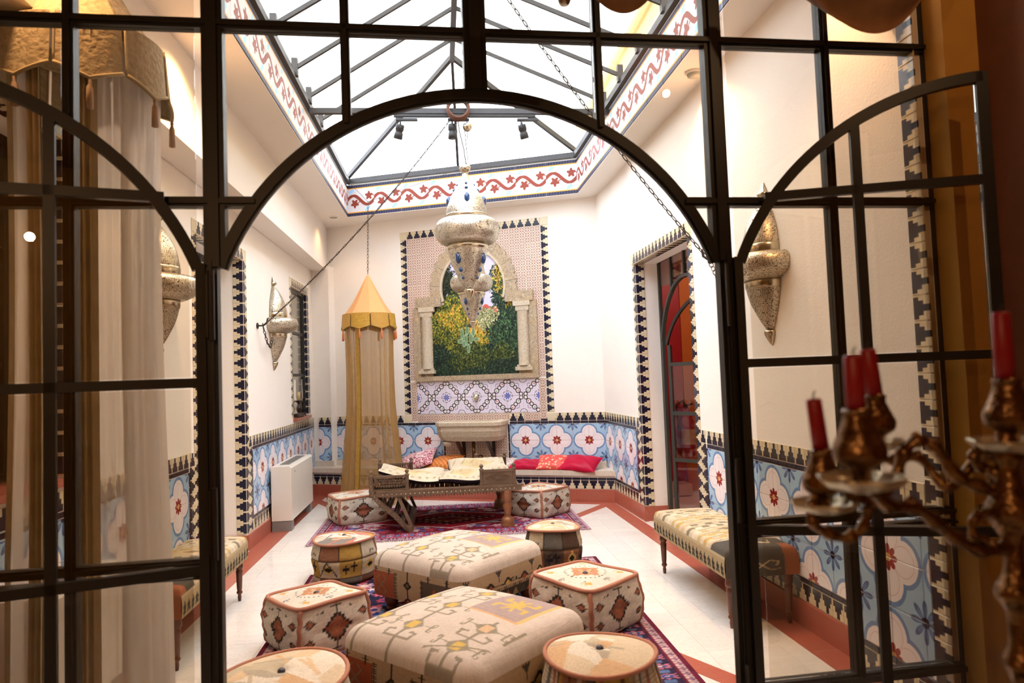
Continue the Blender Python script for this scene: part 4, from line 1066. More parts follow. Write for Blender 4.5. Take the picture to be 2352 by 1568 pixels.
def rug_canvas(w, h, field, border, guard, motif, accent, asp):
    c = Canvas(w, h, guard); bx = .10; by = .10 / asp
    c.rect(.012, .012 / asp, 1 - .012, 1 - .012 / asp, border); 
    c.rect(bx * .30, by * .30, 1 - bx * .30, 1 - by * .30, accent); c.rect(bx * .36, by * .36, 1 - bx * .36, 1 - by * .36, guard)
    c.rect(bx * .40, by * .40, 1 - bx * .40, 1 - by * .40, (60, 44, 70) if field[0] < 100 else (150, 46, 70))
    X, Y = c.X, c.Y / 1.0; e = np.minimum(np.minimum(X, 1 - X), np.minimum(Y, 1 - Y) * asp)
    t_ = np.where(np.minimum(X, 1 - X) < np.minimum(Y, 1 - Y) * asp, Y * asp, X)
    ph = t_ * 46
    m1 = (e < .030) & (e > .014) & (np.abs((ph * 1.6) % 1 - .5) < .3); c.put(m1, motif)
    m1 = (e < .027) & (e > .017) & (np.abs((ph * 1.6) % 1 - .5) < .12); c.put(m1, (60, 64, 120))
    q = (e > .044) & (e < .094); ro = ((ph * .42) % 1 - .5); rr = np.sqrt((ro * 1.0) ** 2 + ((e - .069) * 9) ** 2); an = np.arctan2((e - .069) * 9, ro)
    c.put(q & (rr < .24 + .07 * np.cos(an * 8)), (206, 122, 136)); c.put(q & (rr < .15), (76, 90, 150)); c.put(q & (rr < .07), (226, 196, 176))
    c.put(q & (np.abs(((ph * .42) + .5) % 1 - .5) < .13) & (np.abs(e - .069) < .014), (96, 120, 160))
    c.put((e > .094) & (e < .104), accent); c.put((e > .097) & (e < .101) & (np.abs((ph * 3) % 1 - .5) < .25), motif)
    ins = e >= .104; c.put(ins, field)
    rr_ = np.random.RandomState(11)
    for _ in range(420):
        x = rr_.uniform(.12, .88); y = rr_.uniform(.12 / asp, 1 - .12 / asp); k = rr_.randint(3); r = rr_.uniform(.008, .02)
        col = [motif, (180, 70, 90), (84, 92, 150)][k]
        i0, i1, j0, j1 = int((y - .03) * h), int((y + .03) * h), int((x - .03) * w), int((x + .03) * w); i0 = max(i0, 0); j0 = max(j0, 0)
        Xs = c.X[i0:i1, j0:j1] - x; Ys = (c.Y[i0:i1, j0:j1] - y) * asp; a_ = np.arctan2(Ys, Xs); m = np.hypot(Xs, Ys) < r * (1 + .4 * np.cos(a_ * 6)); c.a[i0:i1, j0:j1][m] = np.array(col) / 255
    return c
c1 = rug_canvas(420, 420, (116, 22, 40), (120, 30, 54), (196, 160, 170), (206, 176, 180), (100, 28, 56), 1650 / 2650)
X, Y = c1.X - .5, (c1.Y - .5) * .65
for sx_ in (-1, 1):
    for sy_ in (-1, 1):
        m = ((X - sx_ * .42) ** 2 + (Y - sy_ * .26) ** 2 < .17 ** 2) & (np.abs(X) < .395) & (np.abs(Y) < .22); c1.put(m, (206, 190, 196)); mm = m & (np.sin(X * 180) * np.sin(Y * 180) > .2); c1.put(mm, (120, 96, 150)); mm = m & (np.sin(X * 140 + 2) * np.sin(Y * 150) > .45); c1.put(mm, (170, 50, 76))
rr0 = np.abs(X) / .33 + np.abs(Y) / .17; c1.put(rr0 < 1, (150, 24, 46)); c1.put((rr0 < 1) & (rr0 > .94), (214, 190, 186)); 
c1.put(rr0 < .62, (88, 14, 34)); c1.put((rr0 < .62) & (np.sin(X * 120) * np.sin(Y * 150) > .62), (196, 160, 160)); c1.put(rr0 < .3, (150, 96, 72)); c1.put(rr0 < .2, (110, 20, 40))
c1.noise(.10, 4, 90)
make_rug('red_rug', 'red patterned rug under the carved daybed in front of the marble bench', -1.27, 1.37, 6.55, 8.22, c1)
c2 = rug_canvas(420, 620, (40, 36, 62), (176, 120, 132), (112, 36, 58), (214, 186, 178), (120, 44, 62), 3.1 / 2.22)
rr_ = np.random.RandomState(2)
for _ in range(150):
    x = rr_.uniform(.13, .87); y = rr_.uniform(.1, .9); r = rr_.uniform(.018, .034); X, Y = c2.X - x, (c2.Y - y) * 1.396; a_ = np.arctan2(Y, X); d_ = np.hypot(X, Y)
    c2.put(d_ < r * (1 + .25 * np.cos(a_ * 8)), [(206, 96, 112), (196, 150, 160), (96, 130, 176), (190, 60, 70)][rr_.randint(4)]); c2.put(d_ < r * .45, [(60, 62, 120), (230, 200, 180)][rr_.randint(2)])
c2.noise(.10, 6, 90)
make_rug('navy_rug', 'dark blue and rose floral rug under the two large ottomans', -1.04, 1.19, 2.47, 5.56, c2)

# ================================================================== KILIM CANVASES
CR, GR, YE, RU, DK, TA, BL = (234, 222, 202), (112, 104, 92), (220, 186, 104), (168, 92, 62), (48, 44, 40), (188, 164, 130), (60, 72, 92)
def tooth(c, x, y0, y1, w, col, n=14):
    for i in range(n):
        y = y0 + (y1 - y0) * (i + .5) / n; s_ = 1 if i % 2 else -1; c.line(x - w, y, x + w, y, (y1 - y0) / n * .35, col)
    c.line(x, y0, x, y1, w * .8, col)
def top_canvas():
    c = Canvas(360, 360, (222, 207, 190))
    for av, ys in ((.12, (.25, .62)), (.40, (.20, .5, .8)), (.78, (.14, .36))):
        c.line(av, .0, av, .99 if av < .7 else .45, .016, (158, 148, 128))
        for y in ys:
            c.diamond(av, y, .075, .075, (160, 150, 130)); c.rect(av - .03, y - .035, av + .03, y + .035, YE if (av + y) % .3 < .2 else (226, 190, 150))
            for f in (-1, 1):
                c.path([(av, y - .13), (av + f * .09, y - .13), (av + f * .10, y - .08), (av + f * .06, y - .075)], .018, (162, 150, 130))
                c.line(av + f * .05, y, av + f * .15, y + .01, .007, (160, 150, 128)); c.hook(av + f * .13, y, .022, (160, 150, 128), f, .010)
                c.hook(av + f * .13, y, .022, (160, 150, 128), f, .010, -1)
    c.rect(.52, .52, .86, .93, (180, 160, 156)); 
    for k in range(14): c.rect(.52, .53 + k * .029, .86, .537 + k * .029, (192, 168, 150))
    c.rect(.52, .50, .86, .525, (222, 176, 130)); c.rect(.845, .52, .87, .93, (226, 196, 130))
    for sx_, sy_ in ((1, 1), (1, -1), (-1, 1), (-1, -1)):
        c.path([(.69, .725), (.69 + sx_ * .05, .725 + sy_ * .04), (.69 + sx_ * .10, .725 + sy_ * .04), (.69 + sx_ * .10, .725 + sy_ * .09)], .022, YE)
        c.path([(.69, .725), (.69 + sx_ * .03, .725 + sy_ * .10)], .02, YE)
    c.diamond(.69, .725, .06, .06, YE, .012); tooth(c, .22, .84, .99, .008, (162, 150, 130), 10); c.line(.18, .80, .18, 1, .012, (162, 150, 130)); c.line(.62, .06, .94, .20, .012, (160, 148, 124)); c.line(.94, .3, .94, .48, .012, (160, 148, 124))
    c.noise(.03, 1, 120); return c
def sideA_canvas():      # left-facing side: panels of rust and dark brown
    c = Canvas(360, 150, (186, 160, 126))
    c.rect(.02, .0, .30, .86, (170, 90, 62)); tooth(c, .315, 0, .9, .012, (50, 48, 44), 16); tooth(c, .015, 0, .9, .01, (50, 48, 44), 16)
    for sx_, sy_ in ((1, 1), (1, -1), (-1, 1), (-1, -1)): c.path([(.16, .42), (.16 + sx_ * .05, .42 + sy_ * .2), (.16 + sx_ * .02, .42 + sy_ * .32)], .018, (150, 122, 90))
    c.line(.45, .0, .45, 1.0, .014, (62, 54, 46)); c.diamond(.45, .55, .045, .17, (52, 48, 42)); c.diamond(.45, .55, .02, .08, (120, 100, 72)); c.diamond(.45, .02, .05, .14, (52, 48, 42)); c.diamond(.45, .02, .02, .08, RU)
    c.rect(.60, .0, .93, .80, (98, 84, 72)); tooth(c, .60, 0, .86, .012, (50, 48, 44), 16); tooth(c, .94, 0, .7, .012, (50, 48, 44), 10)
    for sx_, sy_ in ((1, 1), (1, -1), (-1, 1), (-1, -1)): c.path([(.77, .36), (.77 + sx_ * .05, .36 + sy_ * .15), (.77 + sx_ * .03, .36 + sy_ * .26)], .022, (170, 92, 62))
    for x in (.09, .24, .67, .86): c.line(x, .8, x, 1.0, .012, (60, 56, 50)); c.line(x - .02, .9, x + .02, .9, .02, (60, 56, 50))
    c.noise(.04, 2, 90); return c
def sideB_canvas():      # right-facing side: crenellated dark band
    c = Canvas(360, 150, (196, 168, 132))
    pts = [(0, .44)]
    for i in range(5): x = i / 5; pts += [(x + .06, .48), (x + .10, .66), (x + .14, .50), (x + .2, .50)]
    c.path(pts, .03, (56, 52, 44))
    for i in range(5): c.diamond(i / 5 + .10, .50, .028, .10, RU if i % 2 else YE)
    for i in range(46): c.rect(i / 46, .30, i / 46 + .010, .40, (70, 62, 52))
    c.rect(0, .0, 1, .30, (70, 64, 56))
    for i in range(11): c.diamond(i / 11 + .045, .0, .042, .26, [(150, 128, 78), (86, 78, 66), (170, 98, 66)][i % 3])
    for i, x in enumerate((.05, .22, .40, .6, .8, .95)):
        if i % 2: c.hook(x, .52, .05, (60, 56, 50), 1 if i % 4 == 1 else -1, .018)
        else:
            c.line(x, .6, x, .98, .010, (60, 56, 50))
            for f in (-1, 0, 1): c.line(x, .80, x + f * .028, .97, .018, (84, 80, 74))
    c.noise(.04, 3, 90); return c
def plain_side():
    c = Canvas(120, 60, (196, 168, 132)); c.rect(0, 0, 1, .3, (90, 80, 66)); return c
def ottoman(name, label, cx, cy, rz, grp=None):
    e = thing(name, label, 'ottoman', (cx, cy, 0), rz)
    S = .41; zb, zt = .115, .372; R = .075
    tc_, sa, sb_, sp_ = top_canvas(), sideA_canvas(), sideB_canvas(), plain_side()
    mb = MB(); cols = []
    N = 150
    def rnd(x, y):      # rounded plan corners
        k = .085; ax, ay = abs(x), abs(y)
        if ax > S - k and ay > S - k:
            dx, dy = ax - (S - k), ay - (S - k); L = math.hypot(dx, dy)
            if max(dx, dy) > 0: q = max(dx, dy) / L if L else 1; ax, ay = S - k + dx * q, S - k + dy * q
        return math.copysign(ax, x), math.copysign(ay, y)
    def topf(u, v):
        x, y = (u - .5) * 2 * S, (v - .5) * 2 * S; d_ = max(abs(x), abs(y)) ; z = zt + .05 * (math.cos(x / S * PI / 2) * math.cos(y / S * PI / 2)) ** .7
        t = max(0, (d_ - (S - R)) / R); z -= R * (1 - math.sqrt(max(0, 1 - t * t)))
        return (*rnd(x, y), z)
    mb.grid(topf, N, N); U_ = np.tile(np.linspace(0, .9999, N + 1), N + 1); V_ = np.repeat(np.linspace(0, .9999, N + 1), N + 1); cols.append(tc_.sample(U_, V_))
    NV_ = 44
    for k, (cn) in enumerate((sa, sb_, sp_, sp_)):
        ang = k * PI / 2; ca, sa_ = math.cos(ang), math.sin(ang)
        def sf(u, v):
            x, y = rnd((u - .5) * 2 * S, -S); b = .006 * math.sin(v * PI); y -= b
            return (x * ca - y * sa_, x * sa_ + y * ca, zb + (zt - R - zb) * v)
        mb.grid(sf, N, NV_); U_ = np.tile(np.linspace(0, .9999, N + 1), NV_ + 1); V_ = np.repeat(np.linspace(0, .9999, NV_ + 1), N + 1); cols.append(cn.sample(U_, V_))
    n0 = len(mb.v); mb.add([(-S * .97, -S * .97, zb), (S * .97, -S * .97, zb), (S * .97, S * .97, zb), (-S * .97, S * .97, zb)], [(0, 1, 2, 3)]); cols.append(np.tile(np.array([[.3, .25, .2]]), (4, 1)))
    obj('upholstery', mb, M['kilim'], e, True, np.vstack(cols))
    for sx_ in (-1, 1):
        for sy_ in (-1, 1):
            m = MB(); m.lathe([(0, .0), (.028, .0), (.034, .012), (.026, .024), (.03, .03), (.046, .055), (.047, .072), (.036, .092), (.04, .1), (.04, .118)], (sx_ * .31, sy_ * .31, 0), 16); obj('leg', m, M['walnut'], e, True)
    return e
# local x runs along the left-to-front edge of the photograph
ottoman('kilim_ottoman', 'large square kilim ottoman nearest the doorway, in the foreground', .08, 3.26, -PI / 4)
ottoman('kilim_ottoman', 'large square kilim ottoman behind the foreground one, nearer the daybed', .08, 4.64, -PI / 4)

# ================================================================== POUFS
def round_pouf(label, cx, cy, R, H, rz, seed, style=0):
    e = thing('round_pouf', label, 'pouf', (cx, cy, 0), rz, 'round kilim poufs'); rs_ = np.random.RandomState(seed)
    cs = Canvas(520, 150, (150, 128, 98)); pal = [(206, 188, 158), (150, 104, 78), (112, 106, 98), (186, 150, 76), (96, 76, 62), (216, 202, 176)]
    for k in range(9):
        x = k / 9; cs.rect(x, .62, x + .11, 1, pal[(k * 2 + seed) % 6]); cs.line(x, .62, x, 1, .006, (70, 60, 54))
        cs.rect(x, .22, x + .11, .62, pal[(k * 3 + 1 + seed) % 6]); cs.rect(x, 0, x + .11, .22, pal[(k + 4 + seed) % 6] if k % 2 else (120, 78, 60))
        if k % 2: 
            for dx, dy in ((.03, .40), (.07, .46)): cs.rect(x + dx - .004, dy - .12, x + dx + .006, dy + .12, (44, 42, 48)); cs.rect(x + dx - .018, dy - .03, x + dx + .02, dy + .03, (44, 42, 48))
        else: cs.diamond(x + .055, .42, .035, .16, YE, .012); cs.diamond(x + .055, .42, .018, .08, DK, .008)
        if k % 3 == 0: cs.hook(x + .05, .70, .03, (76, 72, 74), 1, .008)
        if k % 3 == 1: cs.path([(x, .24), (x + .05, .6), (x + .1, .24)], .008, (60, 62, 66))
    if style == 1:
        for k in range(34): cs.rect(k / 34, .0, k / 34 + rs_.uniform(.006, .018), 1.0, [(96, 66, 56), (196, 176, 140), (72, 74, 80), (160, 84, 62), (190, 152, 70)][k % 5], .75)
        for k in range(24): cs.rect(0, k / 24, 1, k / 24 + .012, (120, 96, 80), .35)
    cs.rect(0, .60, 1, .625, (92, 72, 60)); cs.rect(0, .2, 1, .22, (84, 62, 52)); cs.noise(.06, seed, 110)
    ct = Canvas(260, 260, (226, 206, 174)); palt = [(226, 206, 172), (206, 190, 160), (238, 226, 204), (222, 184, 140), (190, 176, 152), (230, 200, 160)]
    if style == 2: palt = [(232, 214, 190), (206, 186, 160), (236, 226, 214), (226, 160, 86), (216, 136, 116), (150, 142, 130)]
    sites = rs_.uniform(0, 1, (15, 2)); dd = np.array([np.abs(ct.X - p[0]) + .8 * np.abs((ct.Y - p[1]) + .4 * (ct.X - p[0])) for p in sites]); ii = dd.argmin(0)
    for k in range(15): ct.put(ii == k, palt[k % 6])
    for k in range(4):
        a_ = rs_.uniform(0, 2 * PI); o_ = rs_.uniform(.1, .4); nx, ny = math.cos(a_), math.sin(a_); b_ = a_ + rs_.uniform(.9, 1.8)
        m = (((ct.X - .5) * nx + (ct.Y - .5) * ny) > o_) & (((ct.X - .5) * math.cos(b_) + (ct.Y - .5) * math.sin(b_)) > rs_.uniform(-.3, .3)); ct.put(m, palt[k % 6])
    for k in range(7): a_ = rs_.uniform(0, PI); x, y = rs_.uniform(.2, .8, 2); ct.line(x, y, x + .3 * math.cos(a_), y + .3 * math.sin(a_), .035, palt[rs_.randint(6)], .2)
    rr = np.hypot(ct.X - .5, ct.Y - .5); ct.noise(.04, seed + 3, 90)
    mb = MB(); NA, NZ = 150, 44; cols = []
    def side(u, v):
        a_ = u * 2 * PI; r = R * (1 + .055 * math.sin(v * PI) + .03 * math.sin(v * PI * 3 + 2) + .012 * math.sin(3 * a_ + seed) * (1 - v) + .008 * math.sin(7 * a_ + v * 9)); r -= R * .16 * max(0, (.12 - v) / .12) ** 2 + R * .03 * math.exp(-((v - .6) / .03) ** 2)
        return (r * math.cos(a_), r * math.sin(a_), .002 + v * (H - .012 + .008 * math.sin(2 * a_ + seed)))
    mb.grid(side, NA, NZ, True); U_ = np.tile(np.arange(NA) / NA, NZ + 1); V_ = np.repeat(np.linspace(0, .9999, NZ + 1), NA); cols.append(cs.sample(U_, V_))
    NR = 40
    def top(u, v):
        a_ = u * 2 * PI; r = R * .985 * v; z = H - .012 + .008 * math.sin(2 * a_ + seed) * v + .030 * (1 - v ** 2) - .022 * math.exp(-(v / .12) ** 2); return (r * math.cos(a_), r * math.sin(a_), z)
    mb.grid(top, NA, NR, True); U_ = np.tile(np.arange(NA) / NA, NR + 1) * 2 * PI; V_ = np.repeat(np.linspace(0, 1, NR + 1), NA)
    cols.append(ct.sample(.5 + .49 * V_ * np.cos(U_), .5 + .49 * V_ * np.sin(U_)))
    obj('woven_cover', mb, M['kilim'], e, True, np.vstack(cols))
    m = MB(); m.tube([(R * math.cos(k / 40 * 2 * PI), R * math.sin(k / 40 * 2 * PI), H - .012 + .008 * math.sin(2 * k / 40 * 2 * PI + seed)) for k in range(40)], .0095, 8, True); obj('piping', m, M['terracotta_pipe'], e, True)
    m = MB(); m.ball((0, 0, H + .006), .016, 10, (1, 1, .8)); obj('button', m, M['button'], e, True)
    return e
def square_canvas(seed):
    cs = Canvas(400, 150, CR)
    for k in range(4):
        x = k / 4 + .125
        cs.diamond(x, .52, .062, .32, (62, 56, 52), .011); cs.diamond(x, .52, .046, .25, (172, 108, 82), .010); cs.diamond(x, .52, .02, .1, (190, 128, 96), .008)
        for sy_ in (-1, 1): cs.line(x - .018, .52 + sy_ * .40, x + .018, .52 + sy_ * .40, .022, (56, 54, 56)); cs.line(x, .52 + sy_ * .3, x, .52 + sy_ * .46, .008, (56, 54, 56)); cs.diamond(x, .52 + sy_ * .48, .016, .06, (220, 178, 96))
        for f in (-1, 1):
            for y in (.14, .88): cs.hook(x + f * .055, y, .018, (70, 68, 70), f, .006, 1 if y < .5 else -1)
            for y in (.34, .70): cs.diamond(x + f * .098, y, .018, .10, (70, 58, 54)); cs.diamond(x + f * .098, y, .010, .06, (176, 112, 80))
    cs.noise(.05, seed, 120); return cs
def square_top(seed):
    ct = Canvas(220, 220, CR)
    ct.diamond(.5, .5, .22, .22, (206, 150, 112), .02); ct.diamond(.5, .5, .10, .10, (226, 190, 150), .02)
    for k in range(26): a_ = k / 26 * 2 * PI; ct.rect(.5 + .25 * math.cos(a_) - .012, .5 + .25 * math.sin(a_) - .012, .5 + .25 * math.cos(a_) + .012, .5 + .25 * math.sin(a_) + .012, (120, 116, 108))
    for x, y in ((.2, .2), (.8, .2), (.2, .8), (.8, .8)): ct.diamond(x, y, .05, .05, (224, 180, 100)); ct.line(x - .04, y + .07, x + .04, y + .07, .014, (110, 106, 100))
    for x, y in ((.5, .12), (.5, .88), (.12, .5), (.88, .5)): ct.hook(x, y, .035, (120, 116, 110), 1, .012); ct.hook(x, y, .035, (120, 116, 110), -1, .012)
    ct.rect(0, 0, 1, .07, (206, 156, 118)); ct.rect(0, .93, 1, 1, (206, 156, 118)); ct.rect(0, 0, .07, 1, (206, 156, 118)); ct.rect(.93, 0, 1, 1, (206, 156, 118)); ct.noise(.04, seed, 90); return ct
def square_pouf(label, cx, cy, S, H, rz, seed):
    e = thing('square_pouf', label, 'pouf', (cx, cy, 0), rz, 'square kilim poufs'); cs, ct = square_canvas(seed), square_top(seed); h = S / 2
    def plan(a_, s_):    # rounded square with concave top sides
        c_, n_ = math.cos(a_), math.sin(a_); p = 8.0; r = (abs(c_) ** p + abs(n_) ** p) ** (-1 / p); return h * s_ * r * c_, h * s_ * r * n_
    rs_ = np.random.RandomState(seed); w1, w2 = rs_.uniform(0, 6, 2)
    NA, NZ = 160, 40
    def zt_(a_): return H - .012 + .001 * (math.cos(4 * a_ + PI)) + .009 * math.sin(a_ + w1) + .006 * math.sin(2 * a_ + w2)
    def side(u, v):
        a_ = u * 2 * PI + PI / 4; bul = 1 + .085 * math.sin(v * PI) ** .8 - .07 * math.exp(-((v - .5) / .07) ** 2) * (.5 + .5 * math.cos(4 * (a_))) + .014 * math.sin(5 * a_ + v * 6 + w2) + .008 * math.sin(11 * a_ - v * 14 + w1); bul -= .10 * max(0, (.14 - v) / .14) ** 2
        x, y = plan(a_, bul); return (x, y, .002 + v * (zt_(a_) - .002))
    mb = MB(); cols = []; mb.grid(side, NA, NZ, True); U_ = np.tile(np.arange(NA) / NA, NZ + 1); V_ = np.repeat(np.linspace(0, .9999, NZ + 1), NA); cols.append(cs.sample(U_, V_))
    NR = 40
    def top(u, v):
        a_ = u * 2 * PI + PI / 4; x, y = plan(a_, v * .985); z = zt_(a_) * v ** 2 + (H - .012) * (1 - v ** 2) + .026 * (1 - v ** 2) - .026 * math.exp(-(v / .12) ** 2); return (x, y, z)
    mb.grid(top, NA, NR, True); P_ = np.array(mb.v[-(NR + 1) * NA:]); cols.append(ct.sample(.5 + P_[:, 0] / (2 * h * 1.02) * .98, .5 + P_[:, 1] / (2 * h * 1.02) * .98))
    obj('woven_cover', mb, M['kilim'], e, True, np.vstack(cols))
    m = MB(); m.tube([(*plan(k / 72 * 2 * PI, 1.0), zt_(k / 72 * 2 * PI) + .002) for k in range(72)], .0125, 8, True); obj('piping', m, M['terracotta_pipe'], e, True)
    for k in range(4):
        a_ = PI / 4 + k * PI / 2; pts = []
        for i in range(15):
            v = i / 14; p = side((a_ - PI / 4) / (2 * PI), v); pts.append((p[0] * 1.0 + .004 * math.sin(i * 1.9), p[1] * 1.0, p[2]))
        m = MB(); m.tube(pts, .0135, 8); obj('corner_piping', m, M['terracotta_pipe'], e, True)
    m = MB(); m.ball((0, 0, H - .002), .017, 10, (1, 1, .8)); obj('button', m, M['button'], e, True)
    return e
square_pouf('cream square pouf on the red rug, left of the daybed below the gold canopy', -.93, 7.62, .50, .285, math.radians(22), 1)
square_pouf('cream square pouf at the right end of the daybed', 1.0, 7.42, .47, .285, math.radians(42), 2)
square_pouf('cream square pouf with sagging top, left of the foreground ottoman', -.74, 4.12, .43, .285, math.radians(38), 3)
square_pouf('cream square pouf right of the gap between the two ottomans', .81, 4.10, .46, .30, math.radians(38), 4)
round_pouf('tall round patchwork pouf with mustard panel, left of the second ottoman', -.76, 5.42, .225, .315, 1.2, 5, 2)
round_pouf('tall round patchwork pouf with striped brown side, right of the second ottoman', .80, 5.22, .20, .35, 3.5, 6, 0)
round_pouf('round pouf cut by the lower edge of the photo, left foreground', -.66, 2.89, .255, .34, .5, 7, 0)
round_pouf('round pouf with brown striped side in the right foreground', .61, 2.845, .225, .35, .2, 9, 1)

# ================================================================== DAYBED
bed = thing('carved_daybed', 'carved dark wooden daybed standing on the red rug', 'daybed', (0, 0, 0))
Y0, Y1 = 6.90, 7.90
for y_ in (Y0, Y1):
    dy = -.015 if y_ == Y0 else .015
    mb = MB(); mb.box((-.655, y_ - .03, .352), (.76, y_ + .03, .405)); mb.box((-.655, y_ - .034, .395), (.78, y_ + .034, .41)); obj('side_rail', mb, M['oldwood'], bed)
    mb = MB()
    for i in range(44):
        x = -.60 + i * .0286; mb.prism([(x, y_ + dy, .352), (x + .024, y_ + dy, .352), (x + .012, y_ + dy, .325)], None, (0, .012, 0))
    obj('serrated_apron', mb, M['oldwood'], bed)['kind'] = 'stuff'
    mb = MB()
    for i in range(30): mb.ball((-.59 + i * .044, y_ - .032 if y_ == Y0 else y_ + .032, .374), .0065, 6)
    obj('brass_studs', mb, M['pewter'], bed, True)['kind'] = 'stuff'
    for x0, x1, zt, dia in ((-.70, -.355, .545, 0), (.37, .69, .555, 1)):
        for x_ in (x0, x1):
            m = MB(); m.lathe([(.022, .35), (.022, .40), (.026, .41), (.018, .44), (.018, zt), (.024, zt + .005), (.024, zt + .015), (.010, zt + .022), (.020, zt + .04), (.018, zt + .055), (.0, zt + .066)], (x_, y_, 0), 14); obj('post', m, M['oldwood'], bed, True)
        m = MB(); m.box((x0, y_ - .016, zt - .015), (x1, y_ + .016, zt + .008)); m.box((x0, y_ - .016, .405), (x1, y_ + .016, .425)); obj('panel_rail', m, M['oldwood'], bed)
        m = MB()
        if dia:
            m.box((x0 + .015, y_ - .008, .425), (x1 - .015, y_ + .008, zt - .012)); xc = (x0 + x1) / 2; zc = (.425 + zt) / 2
            for rr2 in (.12, .085, .05):
                q = [(xc - rr2, zc), (xc, zc + rr2 * .42), (xc + rr2, zc), (xc, zc - rr2 * .42)]
                for i in range(4): m.bar((q[i][0], y_ - .011, q[i][1]), (q[(i + 1) % 4][0], y_ - .011, q[(i + 1) % 4][1]), .007, .008, (0, 1, 0))
        else:      # pierced lattice
            for i in range(13): x = x0 + .02 + i * (x1 - x0 - .04) / 12; m.bar((x, y_, .42), (min(x + .06, x1 - .02), y_, zt - .01), .009, .012, (0, 1, 0)); m.bar((x, y_, .42), (max(x - .06, x0 + .02), y_, zt - .01), .009, .012, (0, 1, 0))
            m.box((x0 + .015, y_ - .006, .42), (x1 - .015, y_ + .006, .45))
        obj('carved_panel' if dia else 'lattice_panel', m, M['oldwood'], bed)
    # swept front strut
    pts = []
    K = [(-.70, .56), (-.698, .46), (-.668, .36), (-.59, .265), (-.48, .165), (-.40, .075), (-.345, .02)]
    for i in range(6):
        p0, p1, p2, p3 = K[max(i - 1, 0)], K[i], K[i + 1], K[min(i + 2, 6)]
        for j in range(3): t = j / 3; pts.append(Vector((.5 * (2 * p1[0] + (p2[0] - p0[0]) * t + (2 * p0[0] - 5 * p1[0] + 4 * p2[0] - p3[0]) * t * t + (3 * p1[0] - p0[0] - 3 * p2[0] + p3[0]) * t ** 3), y_, .5 * (2 * p1[1] + (p2[1] - p0[1]) * t + (2 * p0[1] - 5 * p1[1] + 4 * p2[1] - p3[1]) * t * t + (3 * p1[1] - p0[1] - 3 * p2[1] + p3[1]) * t ** 3))))
    pts.append(Vector((-.345, y_, .02)))
    m = MB()
    for p, q in zip(pts[:-1], pts[1:]): m.bar(p, q + (q - p) * .12, .04, .068, (0, 1, 0))
    obj('curved_strut', m, M['oldwood'], bed)
    m = MB()
    for i in range(2, 16, 1): p = pts[i]; m.ball((p.x, y_ - .03 * (1 if y_ == Y0 else -1) - (0 if y_ == Y0 else 0), p.z), .006, 6)
    obj('brass_studs', m, M['pewter'], bed, True)['kind'] = 'stuff'
    m = MB(); m.lathe([(0, 0), (.05, 0), (.054, .012), (.046, .03), (.048, .05), (.04, .085), (.022, .105), (.026, .115), (.022, .13), (.032, .18), (.034, .205), (.022, .235), (.034, .26), (.03, .27), (.034, .29), (.034, .355)], (.615, y_ + (.01 if y_ == Y0 else -.02), 0), 20, 0.0, 2 * PI, 1.35, 1.35); obj('turned_leg', m, M['honeywood'], bed, True)
mb = MB(); mb.box((-.68, Y0 - .035, .0), (-.60 + .2, Y0 - .03, .0)); 
mb = MB(); mb.prism([(-.345, Y0 - .05, 0), (-.345, Y1 + .05, 0), (-.305, Y1 + .05, 0), (-.305, Y0 - .05, 0)], None, (-.02, 0, .065)); obj('foot_beam', mb, M['oldwood'], bed)
for i in range(4):
    t = i / 3; x = -.62 + .22 * t; z = .27 - .19 * t
    mb = MB(); mb.box((x - .012, Y0 + .02, z - .025), (x + .012, Y1 - .02, z + .02)); obj('cross_slat', mb, M['oldwood'], bed)
    mb = MB()
    for k in range(22): yk = Y0 + .05 + k * .042; mb.prism([(x - .01, yk, z + .02), (x - .01, yk + .026, z + .02), (x - .028, yk + .013, z + .05)], None, (.018, 0, 0))
    obj('comb_teeth', mb, M['darkwood'], bed)['kind'] = 'stuff'
for y_ in (Y0, Y1): mb = MB(); mb.bar((-.32, y_, .05), (-.44, y_, .34), .03, .03, (0, 1, 0)); obj('brace', mb, M['oldwood'], bed)
for x_ in (-.62, .72):
    mb = MB(); mb.box((x_ - .025, Y0, .355), (x_ + .025, Y1, .40)); obj('end_rail', mb, M['oldwood'], bed)
mb = MB()
for i in range(26): x = -.58 + i * .049; mb.box((x, Y0 + .02, .385), (x + .044, Y1 - .02, .398))
w = obj('woven_seat', mb, M['honeywood'], bed)

def cushion(name, label, loc, rot, w, d, h, mat, cols=None, group=None, backing=None, pw=.5, sag=0.0, cat='cushion'):
    e = thing(name, label, cat, loc, 0, group); e.rotation_euler = rot; N = 26
    mb = MB()
    def f(u, v, s_):
        x, y = 2 * u - 1, 2 * v - 1; t = (max(0, 1 - abs(x) ** 2.2) ** pw) * (max(0, 1 - abs(y) ** 2.2) ** pw); pin = 1 - .07 * (1 - abs(x) ** 3) * abs(y) ** 3; pin2 = 1 - .07 * (1 - abs(y) ** 3) * abs(x) ** 3
        wr = .006 * math.sin(x * 7 + y * 5) * t
        return (x * w / 2 * pin2, y * d / 2 * pin, s_ * t * h / 2 + wr - sag * (x * x))
    mb.grid(lambda u, v: f(u, v, 1), N, N); obj('cover', mb, mat, e, True)
    mb = MB(); mb.grid(lambda u, v: f(u, v, -1), N, N); obj('underside', mb, backing or mat, e, True)
    return e
